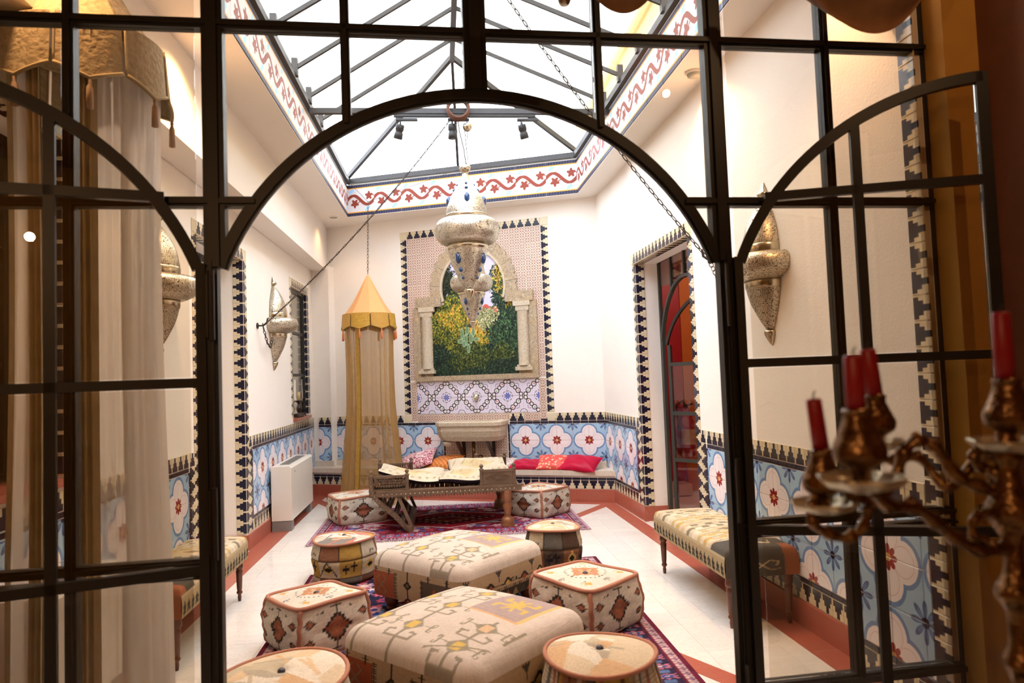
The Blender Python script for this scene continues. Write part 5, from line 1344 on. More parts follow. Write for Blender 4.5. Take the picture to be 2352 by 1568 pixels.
def kilim_pad(name, label, loc, rot, w, d, h, seed, curl):
    e = thing(name, label, 'cushion', loc, 0, 'folded kilim pads on the daybed'); e.rotation_euler = rot
    c = Canvas(200, 150, (232, 214, 184)); c.diamond(.5, .5, .3, .34, (230, 208, 156), .03); c.diamond(.5, .5, .2, .22, (224, 196, 150), .03)
    for k in range(9): c.diamond(.06 + k * .11, .10, .035, .05, (206, 184, 150)); c.diamond(.06 + k * .11, .90, .035, .05, (206, 184, 150)); c.diamond(.06 + k * .11, .10, .014, .02, (150, 128, 100)); c.diamond(.06 + k * .11, .90, .014, .02, (150, 128, 100))
    for k in range(6): c.line(.05 + k * .17, .5, .12 + k * .17, .7, .02, (196, 168, 120))
    c.rect(0, 0, .03, 1, (196, 170, 140)); c.noise(.05, seed, 80)
    N = 60; mb = MB()
    def z_(u, v): return h * .5 + curl * u ** 3 * .9 + .014 * math.sin(u * 5 + seed) * math.cos(v * 4) + .01 * math.sin(v * 9 + u * 6)
    mb.grid(lambda u, v: ((u - .5) * w * (1 - .10 * abs(curl) * u), (v - .5) * d, z_(u, v) + h * .35 * (1 - abs(2 * v - 1) ** 6) * (1 - abs(2 * u - 1) ** 6)), N, N)
    U_ = np.tile(np.linspace(0, .9999, N + 1), N + 1); V_ = np.repeat(np.linspace(0, .9999, N + 1), N + 1); obj('woven_top', mb, M['kilim'], e, True, c.sample(U_, V_))
    mb = MB(); mb.grid(lambda u, v: ((u - .5) * w * (1 - .10 * abs(curl) * u), (v - .5) * d, z_(u, v) - h * .5 * (1 - abs(2 * v - 1) ** 8)), N, 24); obj('dark_backing', mb, M['ticking'], e, True)
    return e
kilim_pad('kilim_pad', 'folded cream kilim pad with dark backing at the left half of the daybed', (-.31, 7.36, .425), (0, 0, PI), .66, .74, .10, 1, .12)
kilim_pad('kilim_pad', 'cream kilim pad lying across the right half of the daybed seat', (.23, 7.20, .425), (0, 0, 0), .56, .56, .10, 2, .03)
kilim_pad('kilim_pad', 'kilim pad propped up behind, at the right end of the daybed', (.37, 7.66, .47), (math.radians(16), 0, .1), .62, .40, .09, 3, .0)

def onbench(t, off, z): p = WB.P(t, z, off); return (p.x, p.y, p.z)
rzb = WB.rz
def bc(label, t, off, z, w, d, h, mat, tilt, roll=0, yaw=0, nm='cushion', grp='cushions along the marble bench', pw=.5):
    return cushion(nm, label, onbench(t, off, z), (math.radians(tilt), math.radians(roll), rzb + math.radians(yaw)), w, d, h, mat, group=grp, pw=pw)
bc('glossy crimson cushion at the right end of the marble bench', .27, .21, .425, .46, .32, .13, M['crimson'], 24, 3, -10)
bc('coral cushion with pale paisley motifs between the two crimson cushions', .60, .18, .43, .40, .30, .12, M['coral_paisley'], 26, 2, 8)
bc('flat crimson satin cushion lying on the bench right of the daybed', .94, .19, .405, .38, .26, .10, M['crimson'], 12, 0, 0, pw=.3)
bc('small pale lace cushion beside the flat crimson cushion', 1.18, .20, .43, .20, .20, .05, M['lace'], 24, 0, 4, pw=.3)
bc('orange damask cushion on the bench behind the daybed', 2.02, .17, .42, .46, .30, .13, M['orange_damask'], 22, -6, -6)
bc('rose and white damask cushion leaning behind the daybed, left of the orange one', 2.40, .17, .45, .50, .34, .13, M['rose_damask'], 30, -14, 2)

# ================================================================== LONG STOOLS
def stool_canvas(seed):
    c = Canvas(500, 180, (224, 206, 172)); rs_ = np.random.RandomState(seed)
    for k in range(15):
        x = -.05 + k * .075; col = [(198, 172, 118), (232, 220, 196), (126, 116, 98), (214, 184, 150), (206, 168, 96)][k % 5]
        for j in range(9):
            y = j / 9; sh = .03 * (1 if j % 2 else -1); c.rect(x + sh, y, x + sh + .035, y + .12, col, .8)
        c.line(x, .1, x + .06, .9, .006, (120, 112, 98), .6)
    for k in range(4): c.diamond(.14 + k * .24, .5, .06, .3, (226, 196, 156), .01); c.diamond(.14 + k * .24, .5, .03, .14, (150, 136, 110), .01)
    c.noise(.05, seed, 120); return c
def stool_side():
    c = Canvas(500, 90, (196, 172, 132))
    for k in range(20):
        x = .03 + k * .05
        for dx, dy in ((0, .3), (-.009, .42), (.009, .42), (0, .54), (-.010, .2), (.010, .2)): c.rect(x + dx - .006, dy - .08, x + dx + .006, dy + .08, (66, 64, 56))
        c.rect(x - .002, .02, x + .002, .7, (66, 64, 56))
    c.rect(0, .86, 1, 1, (210, 190, 150)); return c
def stool_end():
    c = Canvas(200, 90, (96, 92, 84)); c.rect(.80, 0, 1, 1, (176, 108, 76))
    for f in (-1, 1): c.path([(.5, .5), (.5 + f * .1, .72), (.5 + f * .22, .7), (.5 + f * .2, .5)], .035, (206, 186, 150)); c.path([(.5, .5), (.5 + f * .12, .3), (.5 + f * .24, .34)], .035, (206, 186, 150))
    return c
def long_stool(label, x0, x1, y0, y1, zt, rz=0.0, darktop=False):
    e = thing('upholstered_stool', label, 'stool', ((x0 + x1) / 2, (y0 + y1) / 2, 0), rz, 'long kilim stools'); W_, L_ = x1 - x0, y1 - y0
    ct = stool_canvas(3)
    if darktop:
        ct.rect(0, 0, .16, 1, (96, 92, 84)); ct.rect(.0, .78, .06, 1, (176, 108, 76)); 
        for f in (-1, 1): ct.path([(.09, .5), (.07, .5 + f * .2), (.12, .5 + f * .24)], .02, (206, 186, 150))
    cs, ce = stool_side(), stool_end(); zb = zt - .155; R = .035; mb = MB(); cols = []
    NY, NX = 170, 54
    def top(u, v):
        x, y = (v - .5) * W_, (u - .5) * L_; dx = abs(x) - (W_ / 2 - R); dy = abs(y) - (L_ / 2 - R); t = max(0, max(dx, dy) / R); z = zt + .018 * math.cos(x / W_ * PI) * math.cos(y / L_ * PI) ** .3 - R * (1 - math.sqrt(max(0, 1 - min(1, t) ** 2))) - (.010 * math.exp(-(y / .012) ** 2) if 0 else 0)
        return (x, y, z)
    mb.grid(top, NY, NX); U_ = np.tile(np.linspace(0, .9999, NY + 1), NX + 1); V_ = np.repeat(np.linspace(0, .9999, NX + 1), NY + 1); cols.append(ct.sample(U_, V_))
    for s_ in (-1, 1):
        mb.grid(lambda u, v: (s_ * (W_ / 2 + .004 * math.sin(v * PI)), (u - .5) * L_, zb + (zt - R - zb) * v), NY, 26); U_ = np.tile(np.linspace(0, .9999, NY + 1), 27); V_ = np.repeat(np.linspace(0, .9999, 27), NY + 1); cols.append(cs.sample(U_, V_))
        mb.grid(lambda u, v: ((u - .5) * W_, s_ * (L_ / 2 + .004 * math.sin(v * PI)), zb + (zt - R - zb) * v), NX, 26); U_ = np.tile(np.linspace(0, .9999, NX + 1), 27); V_ = np.repeat(np.linspace(0, .9999, 27), NX + 1); cols.append(ce.sample(U_, V_))
    n0 = len(mb.v); mb.add([(-W_ / 2, -L_ / 2, zb), (W_ / 2, -L_ / 2, zb), (W_ / 2, L_ / 2, zb), (-W_ / 2, L_ / 2, zb)], [(0, 1, 2, 3)]); cols.append(np.tile(np.array([[.3, .25, .2]]), (4, 1)))
    obj('upholstery', mb, M['kilim'], e, True, np.vstack(cols))
    k = zb / .29
    for sx_ in (-1, 1):
        for sy_ in (-1, 1):
            m = MB(); m.lathe([(0, 0), (.010, 0), (.013, .03 * k), (.010, .045 * k), (.020, .058 * k), (.020, .066 * k), (.014, .075 * k), (.017, .085 * k), (.022, .20 * k), (.024, .215 * k), (.017, .222 * k), (.026, .235 * k), (.029, .25 * k), (.024, .27 * k), (.026, .275 * k), (.026, .30 * k)], (sx_ * (W_ / 2 - .045), sy_ * (L_ / 2 - .05), 0), 16); obj('leg', m, M['walnut'], e, True)
    return e
long_stool('long kilim stool with turned legs along the right wall, near the arched door', 1.545, 1.985, 3.84, 5.07, .445, 0.02, True)
long_stool('long kilim stool with turned legs along the left wall, beside the white curtain', -1.79, -1.375, 3.84, 5.09, .43, 0.0, True)

# ================================================================== FAN-COIL RADIATORS
def fan_coil(label, y0, y1, zt=.645, dep=.20):
    p = WL.P(WL.sy((y0 + y1) / 2), 0, .02); e = thing('fan_coil_unit', label, 'radiator', (p.x, p.y, 0), 0, 'white fan coil units'); L_ = y1 - y0; h = L_ / 2
    def prof(zb, zt2, d0=0.0): return [(d0, zb), (dep, zb), (dep, zt2 - .03), (dep - .03, zt2), (d0, zt2)]
    mb = MB(); P_ = [(.0, .105), (dep, .105), (dep, zt - .02), (dep - .02, zt), (.0, zt)]
    mb.prism([(p_[0], -h + .13, p_[1]) for p_ in P_], None, (0, L_ - .26, 0)); obj('front_panel', mb, M['radiator'], e)
    for s_ in (-1, 1):
        y_ = -h if s_ < 0 else h - .127; mb = MB(); mb.prism([(p_[0], y_, p_[1]) for p_ in P_], None, (0, .127, 0)); obj('end_casing', mb, M['radiator'], e)
        mb = MB(); mb.box((.0, -h + .005 if s_ < 0 else h - .13, 0), (dep - .01, -h + .13 if s_ < 0 else h - .005, .10)); obj('foot', mb, M['rad_grey'], e)
    mb = MB(); mb.box((.05, -h + .16, zt), (dep - .05, h - .16, zt + .004)); g_ = obj('grille', mb, M['grille'], e)
    mb = MB()
    for k in range(int((L_ - .34) / .018)): mb.box((.055, -h + .17 + k * .018, zt + .004), (dep - .055, -h + .176 + k * .018, zt + .009))
    obj('grille_fins', mb, M['rad_grey'], g_)
    mb = MB(); mb.box((dep, -h + .16, zt - .075), (dep + .002, -h + .18, zt - .06)); obj('badge', mb, M['rad_grey'], e)
    return e
fan_coil('white fan coil unit on grey feet against the left wall under the far window', 7.27, 8.42)
fan_coil('white fan coil unit under the near window of the left wall, behind the white curtain', 3.02, 3.66)

# ================================================================== LANTERNS
def ornate(e, prof_parts, n=40, a0=0.0, a1=2 * PI, mat2='silver_plain'):
    for nm, prof, plain in prof_parts:
        # refine profile
        m = MB(); m.lathe(prof, (0, 0, 0), n, a0, a1); obj(nm, m, M['silver_plain' if plain else 'silver'], e, True)
def sm(pts, k=4):
    """Catmull-Rom smoothing of a profile"""
    out = []
    for i in range(len(pts) - 1):
        p0 = pts[max(i - 1, 0)]; p1 = pts[i]; p2 = pts[i + 1]; p3 = pts[min(i + 2, len(pts) - 1)]
        for j in range(k):
            t = j / k; out.append(tuple(.5 * (2 * p1[d] + (p2[d] - p0[d]) * t + (2 * p0[d] - 5 * p1[d] + 4 * p2[d] - p3[d]) * t * t + (3 * p1[d] - p0[d] - 3 * p2[d] + p3[d]) * t ** 3) for d in (0, 1)))
    return out + [pts[-1]]
def hanging(label, loc, s):
    e = thing('hanging_lantern', label, 'lantern', loc, .5, 'pierced silver hanging lanterns'); S = lambda L: [(a_ * s, b_ * s) for a_, b_ in L]
    parts = [('top_finial', S(sm([(0, 1.28), (.045, 1.27), (.05, 1.23), (.03, 1.20), (.035, 1.16), (.05, 1.12)])), True),
             ('dome', S(sm([(.05, 1.12), (.09, 1.06), (.15, .96), (.185, .86), (.195, .80)])), False),
             ('upper_band', S([(.195, .80), (.20, .795), (.20, .765), (.195, .76)]), True),
             ('disc_bulge', S(sm([(.195, .76), (.26, .745), (.30, .68), (.295, .60), (.25, .54), (.19, .525)])), False),
             ('lower_band', S([(.17, .53), (.19, .527), (.19, .475), (.18, .47)]), True),
             ('cone', S(sm([(.18, .47), (.165, .38), (.12, .26), (.065, .15), (.035, .11)])), False),
             ('bottom_finial', S(sm([(.035, .11), (.045, .10), (.045, .075), (.02, .02), (0, 0)])), True)]
    ornate(e, parts)
    m = MB(); m.lathe([(r_, z_ * s) for r_, z_ in ((.0, .81), (.19 * s, .81))], (0, 0, 0), 24)
    for k in range(4):
        for z_, r_, w_, h_, da in ((.93, .162, .034, .052, 0), (1.035, .107, .022, .016, 0), (1.085, .074, .017, .012, 0), (.38, .163, .034, .056, .95), (.275, .127, .023, .023, .95), (.205, .094, .018, .018, .95)):
            a_ = k * PI / 2 - .5 + da
            g_ = MB(); g_.ball((r_ * s * math.cos(a_), r_ * s * math.sin(a_), z_ * s), 1, 8, (w_ * s * .8, w_ * s * .8, h_ * s)); obj('gem', g_, M['gem'], e, True)
    return e
hanging('large pierced silver lantern with blue gems hanging below the skylight beam', (.29, 6.45, 2.187), 1.0)
hanging('smaller pierced silver lantern hanging behind the tip of the large one', (.355, 7.3, 1.985), .74)
cord = MB(); cord.tube([(.306, 6.45, 3.46), (.312, 6.47, 3.6), (.30, 6.50, 3.82)], .004, 6); cord.tube([(.30, 6.45, 3.46), (.285, 6.47, 3.62), (.25, 6.49, 3.8), (.23, 6.5, 4.0)], .005, 6)
tag(obj('lantern_cord', cord, M['iron']), 'thin dark cords above the large silver lantern', 'cord')
cup = thing('ceiling_cup', 'small silver cup hanging under the skylight beam', 'fitting', (.325, 6.5, 3.80)); m = MB(); m.lathe(sm([(0, 0), (.03, .01), (.045, .04), (.045, .065)]) + [(.03, .07), (0, .072)], (0, 0, 0), 16); obj('bowl', m, M['silver_plain'], cup, True)
m = MB(); m.tube([(0, 0, .07), (.0, .0, .17)], .005, 6); m.tube([(.0, .0, 0), (.01, .35, -.3), (.03, .8, -.87)], .003, 6); obj('cord', m, M['iron'], cup)

# wall sconces: half-round
def sconce(label, W, s, zc, k=1.0):
    p = W.P(s, zc, .004); e = thing('wall_lamp', label, 'lamp', tuple(p), W.rz, 'pierced silver wall lamps'); S = lambda L: [(a_ * k * 1.18, b_ * k) for a_, b_ in L]
    parts = [('top_finial', S(sm([(0, .50), (.012, .475), (.036, .425), (.02, .405), (.014, .395)])), True),
             ('upper_cone', S(sm([(.014, .395), (.058, .33), (.10, .23), (.118, .14), (.12, .11)])), False), ('upper_band', S([(.12, .11), (.123, .105), (.123, .055), (.12, .05)]), True),
             ('disc_bulge', S(sm([(.12, .05), (.19, .045), (.215, .0), (.205, -.06), (.15, -.10), (.12, -.105)])), False), ('lower_band', S([(.118, -.105), (.12, -.11), (.118, -.15), (.114, -.155)]), True),
             ('lower_cone', S(sm([(.114, -.155), (.095, -.24), (.055, -.34), (.025, -.40)])), False), ('bottom_finial', S(sm([(.016, -.40), (.034, -.41), (.034, -.435), (.012, -.485), (0, -.50)])), True)]
    ornate(e, parts, 28, -PI, 0)
    m = MB(); pr = [(r_, z_) for _, P_, _ in parts for r_, z_ in P_]; m.prism([(r_ * .96, -.001, z_) for r_, z_ in pr[::2]] + [(-r_ * .96, -.001, z_) for r_, z_ in pr[::2]][::-1], None, (0, .003, 0)); obj('back_plate', m, M['iron'], e)
    return e
sconce('pierced silver wall lamp on the left wall between doorway and far window', WL, WL.sy(7.58), 2.12)
sconce('pierced silver wall lamp on the left wall behind the white curtain', WL, WL.sy(4.63), 2.14)
sconce('pierced silver wall lamp on the right wall, seen through the open glass leaf', WA, WA.sy(4.03), 2.10)

# ================================================================== BEAM WITH TRACK SPOTS, COIL, CHAINS
beam = thing('cross_beam', 'grey steel beam crossing the skylight opening', 'beam', (.26, 6.5, 4.0))
mb = MB(); mb.bar((-1.39, 0, 0), (1.44, 0, 0), .035, .04); mb.bar((-1.39, -.0, -.026), (1.44, 0, -.026), .05, .012); obj('bar', mb, M['skysteel'], beam)
mb = MB(); mb.bar((-.62, 0, -.046), (.72, 0, -.046), .035, .028); obj('lighting_track', mb, M['black'], beam)
def spot(label, x, tilt):
    e = thing('track_spotlight', label, 'spotlight', (x, 6.5, 3.925), 0, 'black spotlights under the beam')
    m = MB(); m.box((-.04, -.018, -.022), (.16, .018, 0)); obj('adapter', m, M['black'], e)
    m = MB(); m.tube([(0, 0, -.02), (.0, -.035, -.06), (.0, -.03, -.10)], .008, 6); m.tube([(0, 0, -.02), (.0, .035, -.06), (.0, .03, -.10)], .008, 6); obj('yoke', m, M['black'], e)
    m = MB(); m.lathe([(0, 0), (.036, 0), (.04, -.02), (.04, -.055), (.034, -.06), (.034, -.075), (.04, -.08), (.042, -.135), (.034, -.137)], (0, 0, 0), 18); o = obj('head', m, M['black'], e, True); o.location = (0, 0, -.055); o.rotation_euler = (tilt[0], tilt[1], 0)
    for k in range(5):
        a_ = k / 5 * 2 * PI; 
    m = MB(); m.lathe([(0, -.132), (.034, -.132)], (0, 0, 0), 16); l_ = obj('lens', m, M['lens'], e); l_.location = (0, 0, -.055); l_.rotation_euler = (tilt[0], tilt[1], 0)
    return e
spot('left black spotlight under the beam', -.30, (.35, .25)); spot('middle black spotlight next to the rope coil', .185, (.1, .0)); spot('right black spotlight under the beam', .845, (.3, -.25))
coil = thing('rope_coil', 'reddish coil of rope around the middle of the beam', 'rope', (.243, 6.44, 4.0))
m = MB()
for k in range(5):
    pts = [(.022 * (k - 2), (.10 + .006 * (k % 2)) * math.sin(q), (.10 + .006 * (k % 2)) * math.cos(q)) for q in np.linspace(0, 2 * PI, 25)[:-1]]
    pts = [(p[1] * .95 + .0, p[0] - .0, p[2]) for p in pts]; m.tube(pts, .012, 7, True)
m.tube([(0.0, .02, .09), (0, 0, .14)], .012, 6); obj('coil', m, M['rope'], coil, True)
def chain(name, label, pts, link=.05, r=.0035, w=.014, mat='iron', grp=None):
    P_ = [Vector(p) for p in pts]; segs = [(P_[i], P_[i + 1]) for i in range(len(P_) - 1)]; L_ = sum((b_ - a_).length for a_, b_ in segs); n = int(L_ / (link * .82)); m = MB()
    def pt(d_):
        for a_, b_ in segs:
            l_ = (b_ - a_).length
            if d_ <= l_: return a_.lerp(b_, d_ / l_), (b_ - a_).normalized()
            d_ -= l_
        return P_[-1], (P_[-1] - P_[-2]).normalized()
    for i in range(n):
        c_, t = pt((i + .5) * L_ / n); x = t.cross(Vector((0, 0, 1))); 
        if x.length < .05: x = Vector((1, 0, 0))
        x.normalize(); y = t.cross(x); u = x if i % 2 else y; u = (u * .85 + (y if i % 2 else x) * .5).normalized()
        ring_ = [c_ + t * math.cos(q) * link / 2 + u * math.sin(q) * w for q in np.linspace(0, 2 * PI, 9)[:-1]]; m.tube(ring_, r, 4, True)
    e = thing(name, label, 'chain', tuple(P_[0]), 0, grp); m.v = [tuple(Vector(v) - P_[0]) for v in m.v]; obj('links', m, M[mat], e); return e
def sagpts(a_, b_, sag, n=24):
    a_, b_ = Vector(a_), Vector(b_); return [a_.lerp(b_, i / n) - Vector((0, 0, sag * 4 * (i / n) * (1 - i / n))) for i in range(n + 1)]
hookp = WL.P(WL.sy(6.97), 2.05, .06)
c_ = chain('iron_chain', 'dark chain slanting from the left wall hook up to the rope coil on the beam', sagpts(tuple(hookp), (.20, 6.48, 3.95), .10), .060, .0042, .009, 'iron', 'dark iron chains')
rw = WA.P(WA.sy(4.80), 2.26, .05)
chain('iron_chain', 'dark chain slanting from the right wall up across the skylight', sagpts(tuple(rw), (.56, 4.93, 4.25), .06) + [Vector((.30, 4.98, 4.78))], .062, .004, .009, 'iron', 'dark iron chains')
chain('iron_chain', 'short end of chain hanging loose from the left wall hook', [hookp + Vector((0, 0, -.02)), hookp + Vector((.0, .14, -.16)), hookp + Vector((.0, .26, -.20)), hookp + Vector((0, .36, -.10))], .05, .0045, .014, 'iron', 'dark iron chains')
chain('iron_chain', 'short end of chain hanging beside the right wall lamp', [rw, rw + Vector((-.01, -.34, -.34)), rw + Vector((0, -.40, -.50))], .055, .004, .014, 'iron', 'dark iron chains')
def cleat(label, W, s, z):
    p = W.P(s, z, 0); e = thing('wall_hook', label, 'hook', tuple(p), W.rz, 'wrought iron wall hooks'); m = MB(); m.lathe([(0, 0), (.03, 0), (.03, .01), (0, .012)], (0, 0, 0), 12); 
    m.v = [(v[0], -v[2], v[1]) for v in m.v]; m.tube([(0, -.005, 0), (0, -.06, 0), (.0, -.09, .02), (.01, -.10, .07)], .008, 8); m.tube([(-.02, -.06, .02), (0, -.055, 0), (.02, -.06, -.03)], .006, 6); obj('hook', m, M['iron'], e); return e
cleat('wrought iron hook on the left wall holding the chain', WL, WL.sy(6.97), 2.05); cleat('wrought iron hook on the right wall holding the chain', WA, WA.sy(4.80), 2.26)
wire = MB(); a_ = Vector((-1.10, 8.98, 4.04)); b_ = Vector((.29, 8.50, 4.04)); cpt = Vector((-.845, 8.86, 3.74)); wire.tube([a_, cpt], .0025, 5); wire.tube([cpt, b_], .0025, 5)
tag(obj('support_wire', wire, M['iron']), 'thin wire across the corner of the skylight carrying the gold canopy', 'wire')

# ================================================================== CANOPIES
def canopy(name, label, c, R, zr, za, zfloor, cone, lap, lap2, tulle, trim, tass, lapL, start=0.0, arcs=((0, 2 * PI),), flare=1.0, grp=None, top=True):
    cx, cy = c; e = thing(name, label, 'canopy', (cx, cy, 0), 0, grp); N = 8
    if top:
        for k in range(N):
            a_ = start + k * 2 * PI / N; b_ = a_ + 2 * PI / N; m = MB()
            def f(u, v): 
                t = a_ + (b_ - a_) * u; rr = R * (1 - v) * (math.cos(PI / N) / math.cos(t - (a_ + b_) / 2)) * (1 - .10 * math.sin(v * PI)); return (rr * math.cos(t), rr * math.sin(t), zr + (za - zr) * v)
            m.grid(f, 6, 14); obj('cone_gore', m, M[cone if k % 2 else (cone if True else lap2)], e, True)
    m = MB(); m.tube([(R * math.cos(q), R * math.sin(q), zr) for q in np.linspace(0, 2 * PI, 33)[:-1]], .008, 6, True); obj('hoop', m, M[trim], e, True)
    for k in range(N):
        a_ = start + (k + .03) * 2 * PI / N; b_ = start + (k + .97) * 2 * PI / N; m = MB(); mb2 = M[lap if k % 2 else lap2]
        def f(u, v):
            t = a_ + (b_ - a_) * u; rr = (R + .012) * (1 + .04 * v) + .012 * math.sin(u * PI) * v; zb_ = lapL * (.80 + .20 * (1 - abs(2 * u - 1))); return (rr * math.cos(t), rr * math.sin(t), zr + .012 - zb_ * v)
        m.grid(f, 10, 10); lp = obj('lappet', m, mb2, e, True)
        m2 = MB(); m2.tube([f(i / 10, 1.0) for i in range(11)], .008, 6); m2.tube([f(0, v / 6) for v in range(7)], .005, 5); obj('lappet_edge', m2, M[trim], lp, True)
        tp = f(.5, 1.0); m3 = MB(); m3.lathe([(0, 0), (.008, -.01), (.006, -.025), (.012, -.04), (.014, -.12), (0, -.125)], tp, 10); obj('tassel', m3, M[tass], e, True)
    for (q0, q1) in arcs:
        m = MB()
        def f(u, v):
            t = q0 + (q1 - q0) * u; z = zr - .03 - (zr - .03 - zfloor) * v; fl = math.sin(t * 22 + 2 * math.sin(t * 5)) * .016 * (.6 + v) + .010 * math.sin(t * 47 + 1.3)
            rr = R * (.93 - .10 * math.sin(min(1, v * 1.4) * PI) * .5 + (flare - 1) * max(0, v - .45) ** 1.6) + fl * (1 + v * .6)
            return (rr * math.cos(t), rr * math.sin(t), z)
        m.grid(f, int(150 * (q1 - q0) / (2 * PI)), 30); obj('sheer_drape', m, M[tulle], e, True)
        for u0 in (0.0, 1.0):
            m = MB(); vs = []; 
            def g2(u, v): p = Vector(f(u0, v)); q = Vector((-math.sin(q0 + (q1 - q0) * u0), math.cos(q0 + (q1 - q0) * u0), 0)) * (.05 * (u - .5)); r2 = Vector((p.x, p.y, 0)).normalized() * .008; return tuple(p + q + r2)
            m.grid(g2, 3, 40); obj('gold_border', m, M[trim], e, True)
    return e
an = math.radians(-112)
canopy('gold_canopy', 'hanging canopy with orange cone, gold lappets and sheer gold drapes in the back left corner', (-.85, 8.64), .30, 2.275, 2.79, .012, 'orange_silk', 'brocade', 'brocade_dark', 'gold_tulle', 'gold_trim', 'tassel', .19, .15, ((an, an + 2 * PI - .02),), 1.75)
chain('canopy_chain', 'light chain holding the gold canopy', [(-.85, 8.64, 2.79), (-.845, 8.86, 3.74)], .05, .003, .010, 'iron')
wc = canopy('white_canopy', 'hanging canopy with knitted lappets and white sheer drapes behind the left glass panes', (-1.47, 3.08), .30, 2.93, 3.45, .012, 'knit', 'knit', 'knit', 'white_sheer', 'olive_drape', 'tassel_pale', .26, .1, ((math.radians(-61), math.radians(80)), (math.radians(232), math.radians(257))), 1.0)
for a_ in (-66, 262):      # heavier gold drapes gathered beside the openings
    m = MB(); q = math.radians(a_)
    def f(u, v): t = q + (u - .5) * .17; rr = .310 + .012 * math.sin(u * 14) - .02 * math.sin(v * PI); return (rr * math.cos(t), rr * math.sin(t), 2.9 - 2.88 * v)
    m.grid(f, 12, 30); obj('heavy_drape', m, M['olive_drape'], wc, True)
chain('canopy_chain', 'light chain holding the white canopy', [(-1.47, 3.08, 3.45), (-1.47, 3.08, 3.6)], .04, .003, .010, 'iron')

# ================================================================== SMALL THINGS
ch = thing('hurricane_candle_holder', 'glass hurricane candle holder on a dark turned foot on the red window sill', 'candle holder', tuple(WL.P(WL.sy(8.86), 1.066, -.02)))
m = MB(); m.lathe(sm([(0, 0), (.055, 0), (.06, .012), (.03, .03), (.018, .05), (.03, .08), (.034, .11), (.018, .15), (.02, .17), (.045, .19), (.05, .20), (0, .202)]), (0, 0, 0), 20); obj('foot', m, M['darkwood'], ch, True)
m = MB(); m.lathe([(.04, .203), (.052, .24), (.045, .44), (.05, .46)], (0, 0, 0), 20); obj('glass_chimney', m, M['hurricane'], ch, True)
m = MB(); m.lathe([(0, .203), (.02, .203), (.02, .30), (0, .302)], (0, 0, 0), 14); tag(obj('candle', m, M['cream_wall'], None, True, loc=WL.P(WL.sy(8.86), 1.066, -.02)), 'short pale candle inside the hurricane glass on the window sill', 'candle')
for lab, x, y in (('round white smoke detector on the ceiling near the right wall', 1.893 - .02, 4.724), ('round recessed ceiling fitting in the far left corner', -1.30, 9.03)):
    e = thing('ceiling_fitting', lab, 'detector', (x, y, 3.6)); m = MB(); m.lathe([(.062, 0), (.062, -.012), (.05, -.016)], (0, 0, 0), 24); obj('rim', m, M['white_paint'], e, True)
    m = MB(); m.lathe([(.05, -.016), (.046, -.034), (0, -.038)] if y < 6 else [(.05, -.012), (0, -.010)], (0, 0, 0), 24); obj('cap', m, M['grille'], e, True)

# swagged fabric above the doorway, on the viewer's side
def swag(label, x0, x1, y, zt, drop, seed):
    e = thing('fabric_swag', label, 'drapery', ((x0 + x1) / 2, y, 0), 0, 'brown fabric swags over the doorway'); W_ = x1 - x0; m = MB()
    def f(u, v):
        x = (u - .5) * W_; sag = drop * math.sin(u * PI) ** .8 * v ** 1.1; z = zt - .05 * v - sag; yy_ = -.06 * math.sin(v * PI) * math.sin(u * PI) - .015 * math.sin(v * 16 + math.sin(u * PI) * 2 + seed); return (x * (1 - .1 * v), yy_, z)
    m.grid(f, 26, 40); obj('front_fold', m, M['brown_swag'], e, True)
    m = MB(); m.grid(lambda u, v: (f(u, 1.0)[0], f(u, 1)[1] + .07 * math.sin(v * PI) + .02 * v, f(u, 1)[2] + .25 * v * math.sin(u * PI)), 26, 10); obj('back_fold', m, M['brown_swag'], e, True)
    return e
swag('brown fabric swag hanging at the top edge above the arch', .40, .74, 1.95, 2.75, .17, 0); swag('wide brown fabric swag hanging at the top right', 1.10, 1.66, 2.0, 2.80, .25, 1)
e = thing('hanging_bell', 'small brass bell-shaped bottom hanging at the top edge beside the swag', 'ornament', tuple(at(1296, -2, 1.95))); m = MB(); m.lathe(sm([(0, -.02), (.012, -.018), (.02, .0), (.02, .05), (.01, .07)]), (0, 0, 0), 14); obj('bell', m, M['silver_plain'], e, True)
m = MB(); m.tube([(0, 0, .06), (0, 0, .5)], .003, 6); obj('cord', m, M['iron'], e)

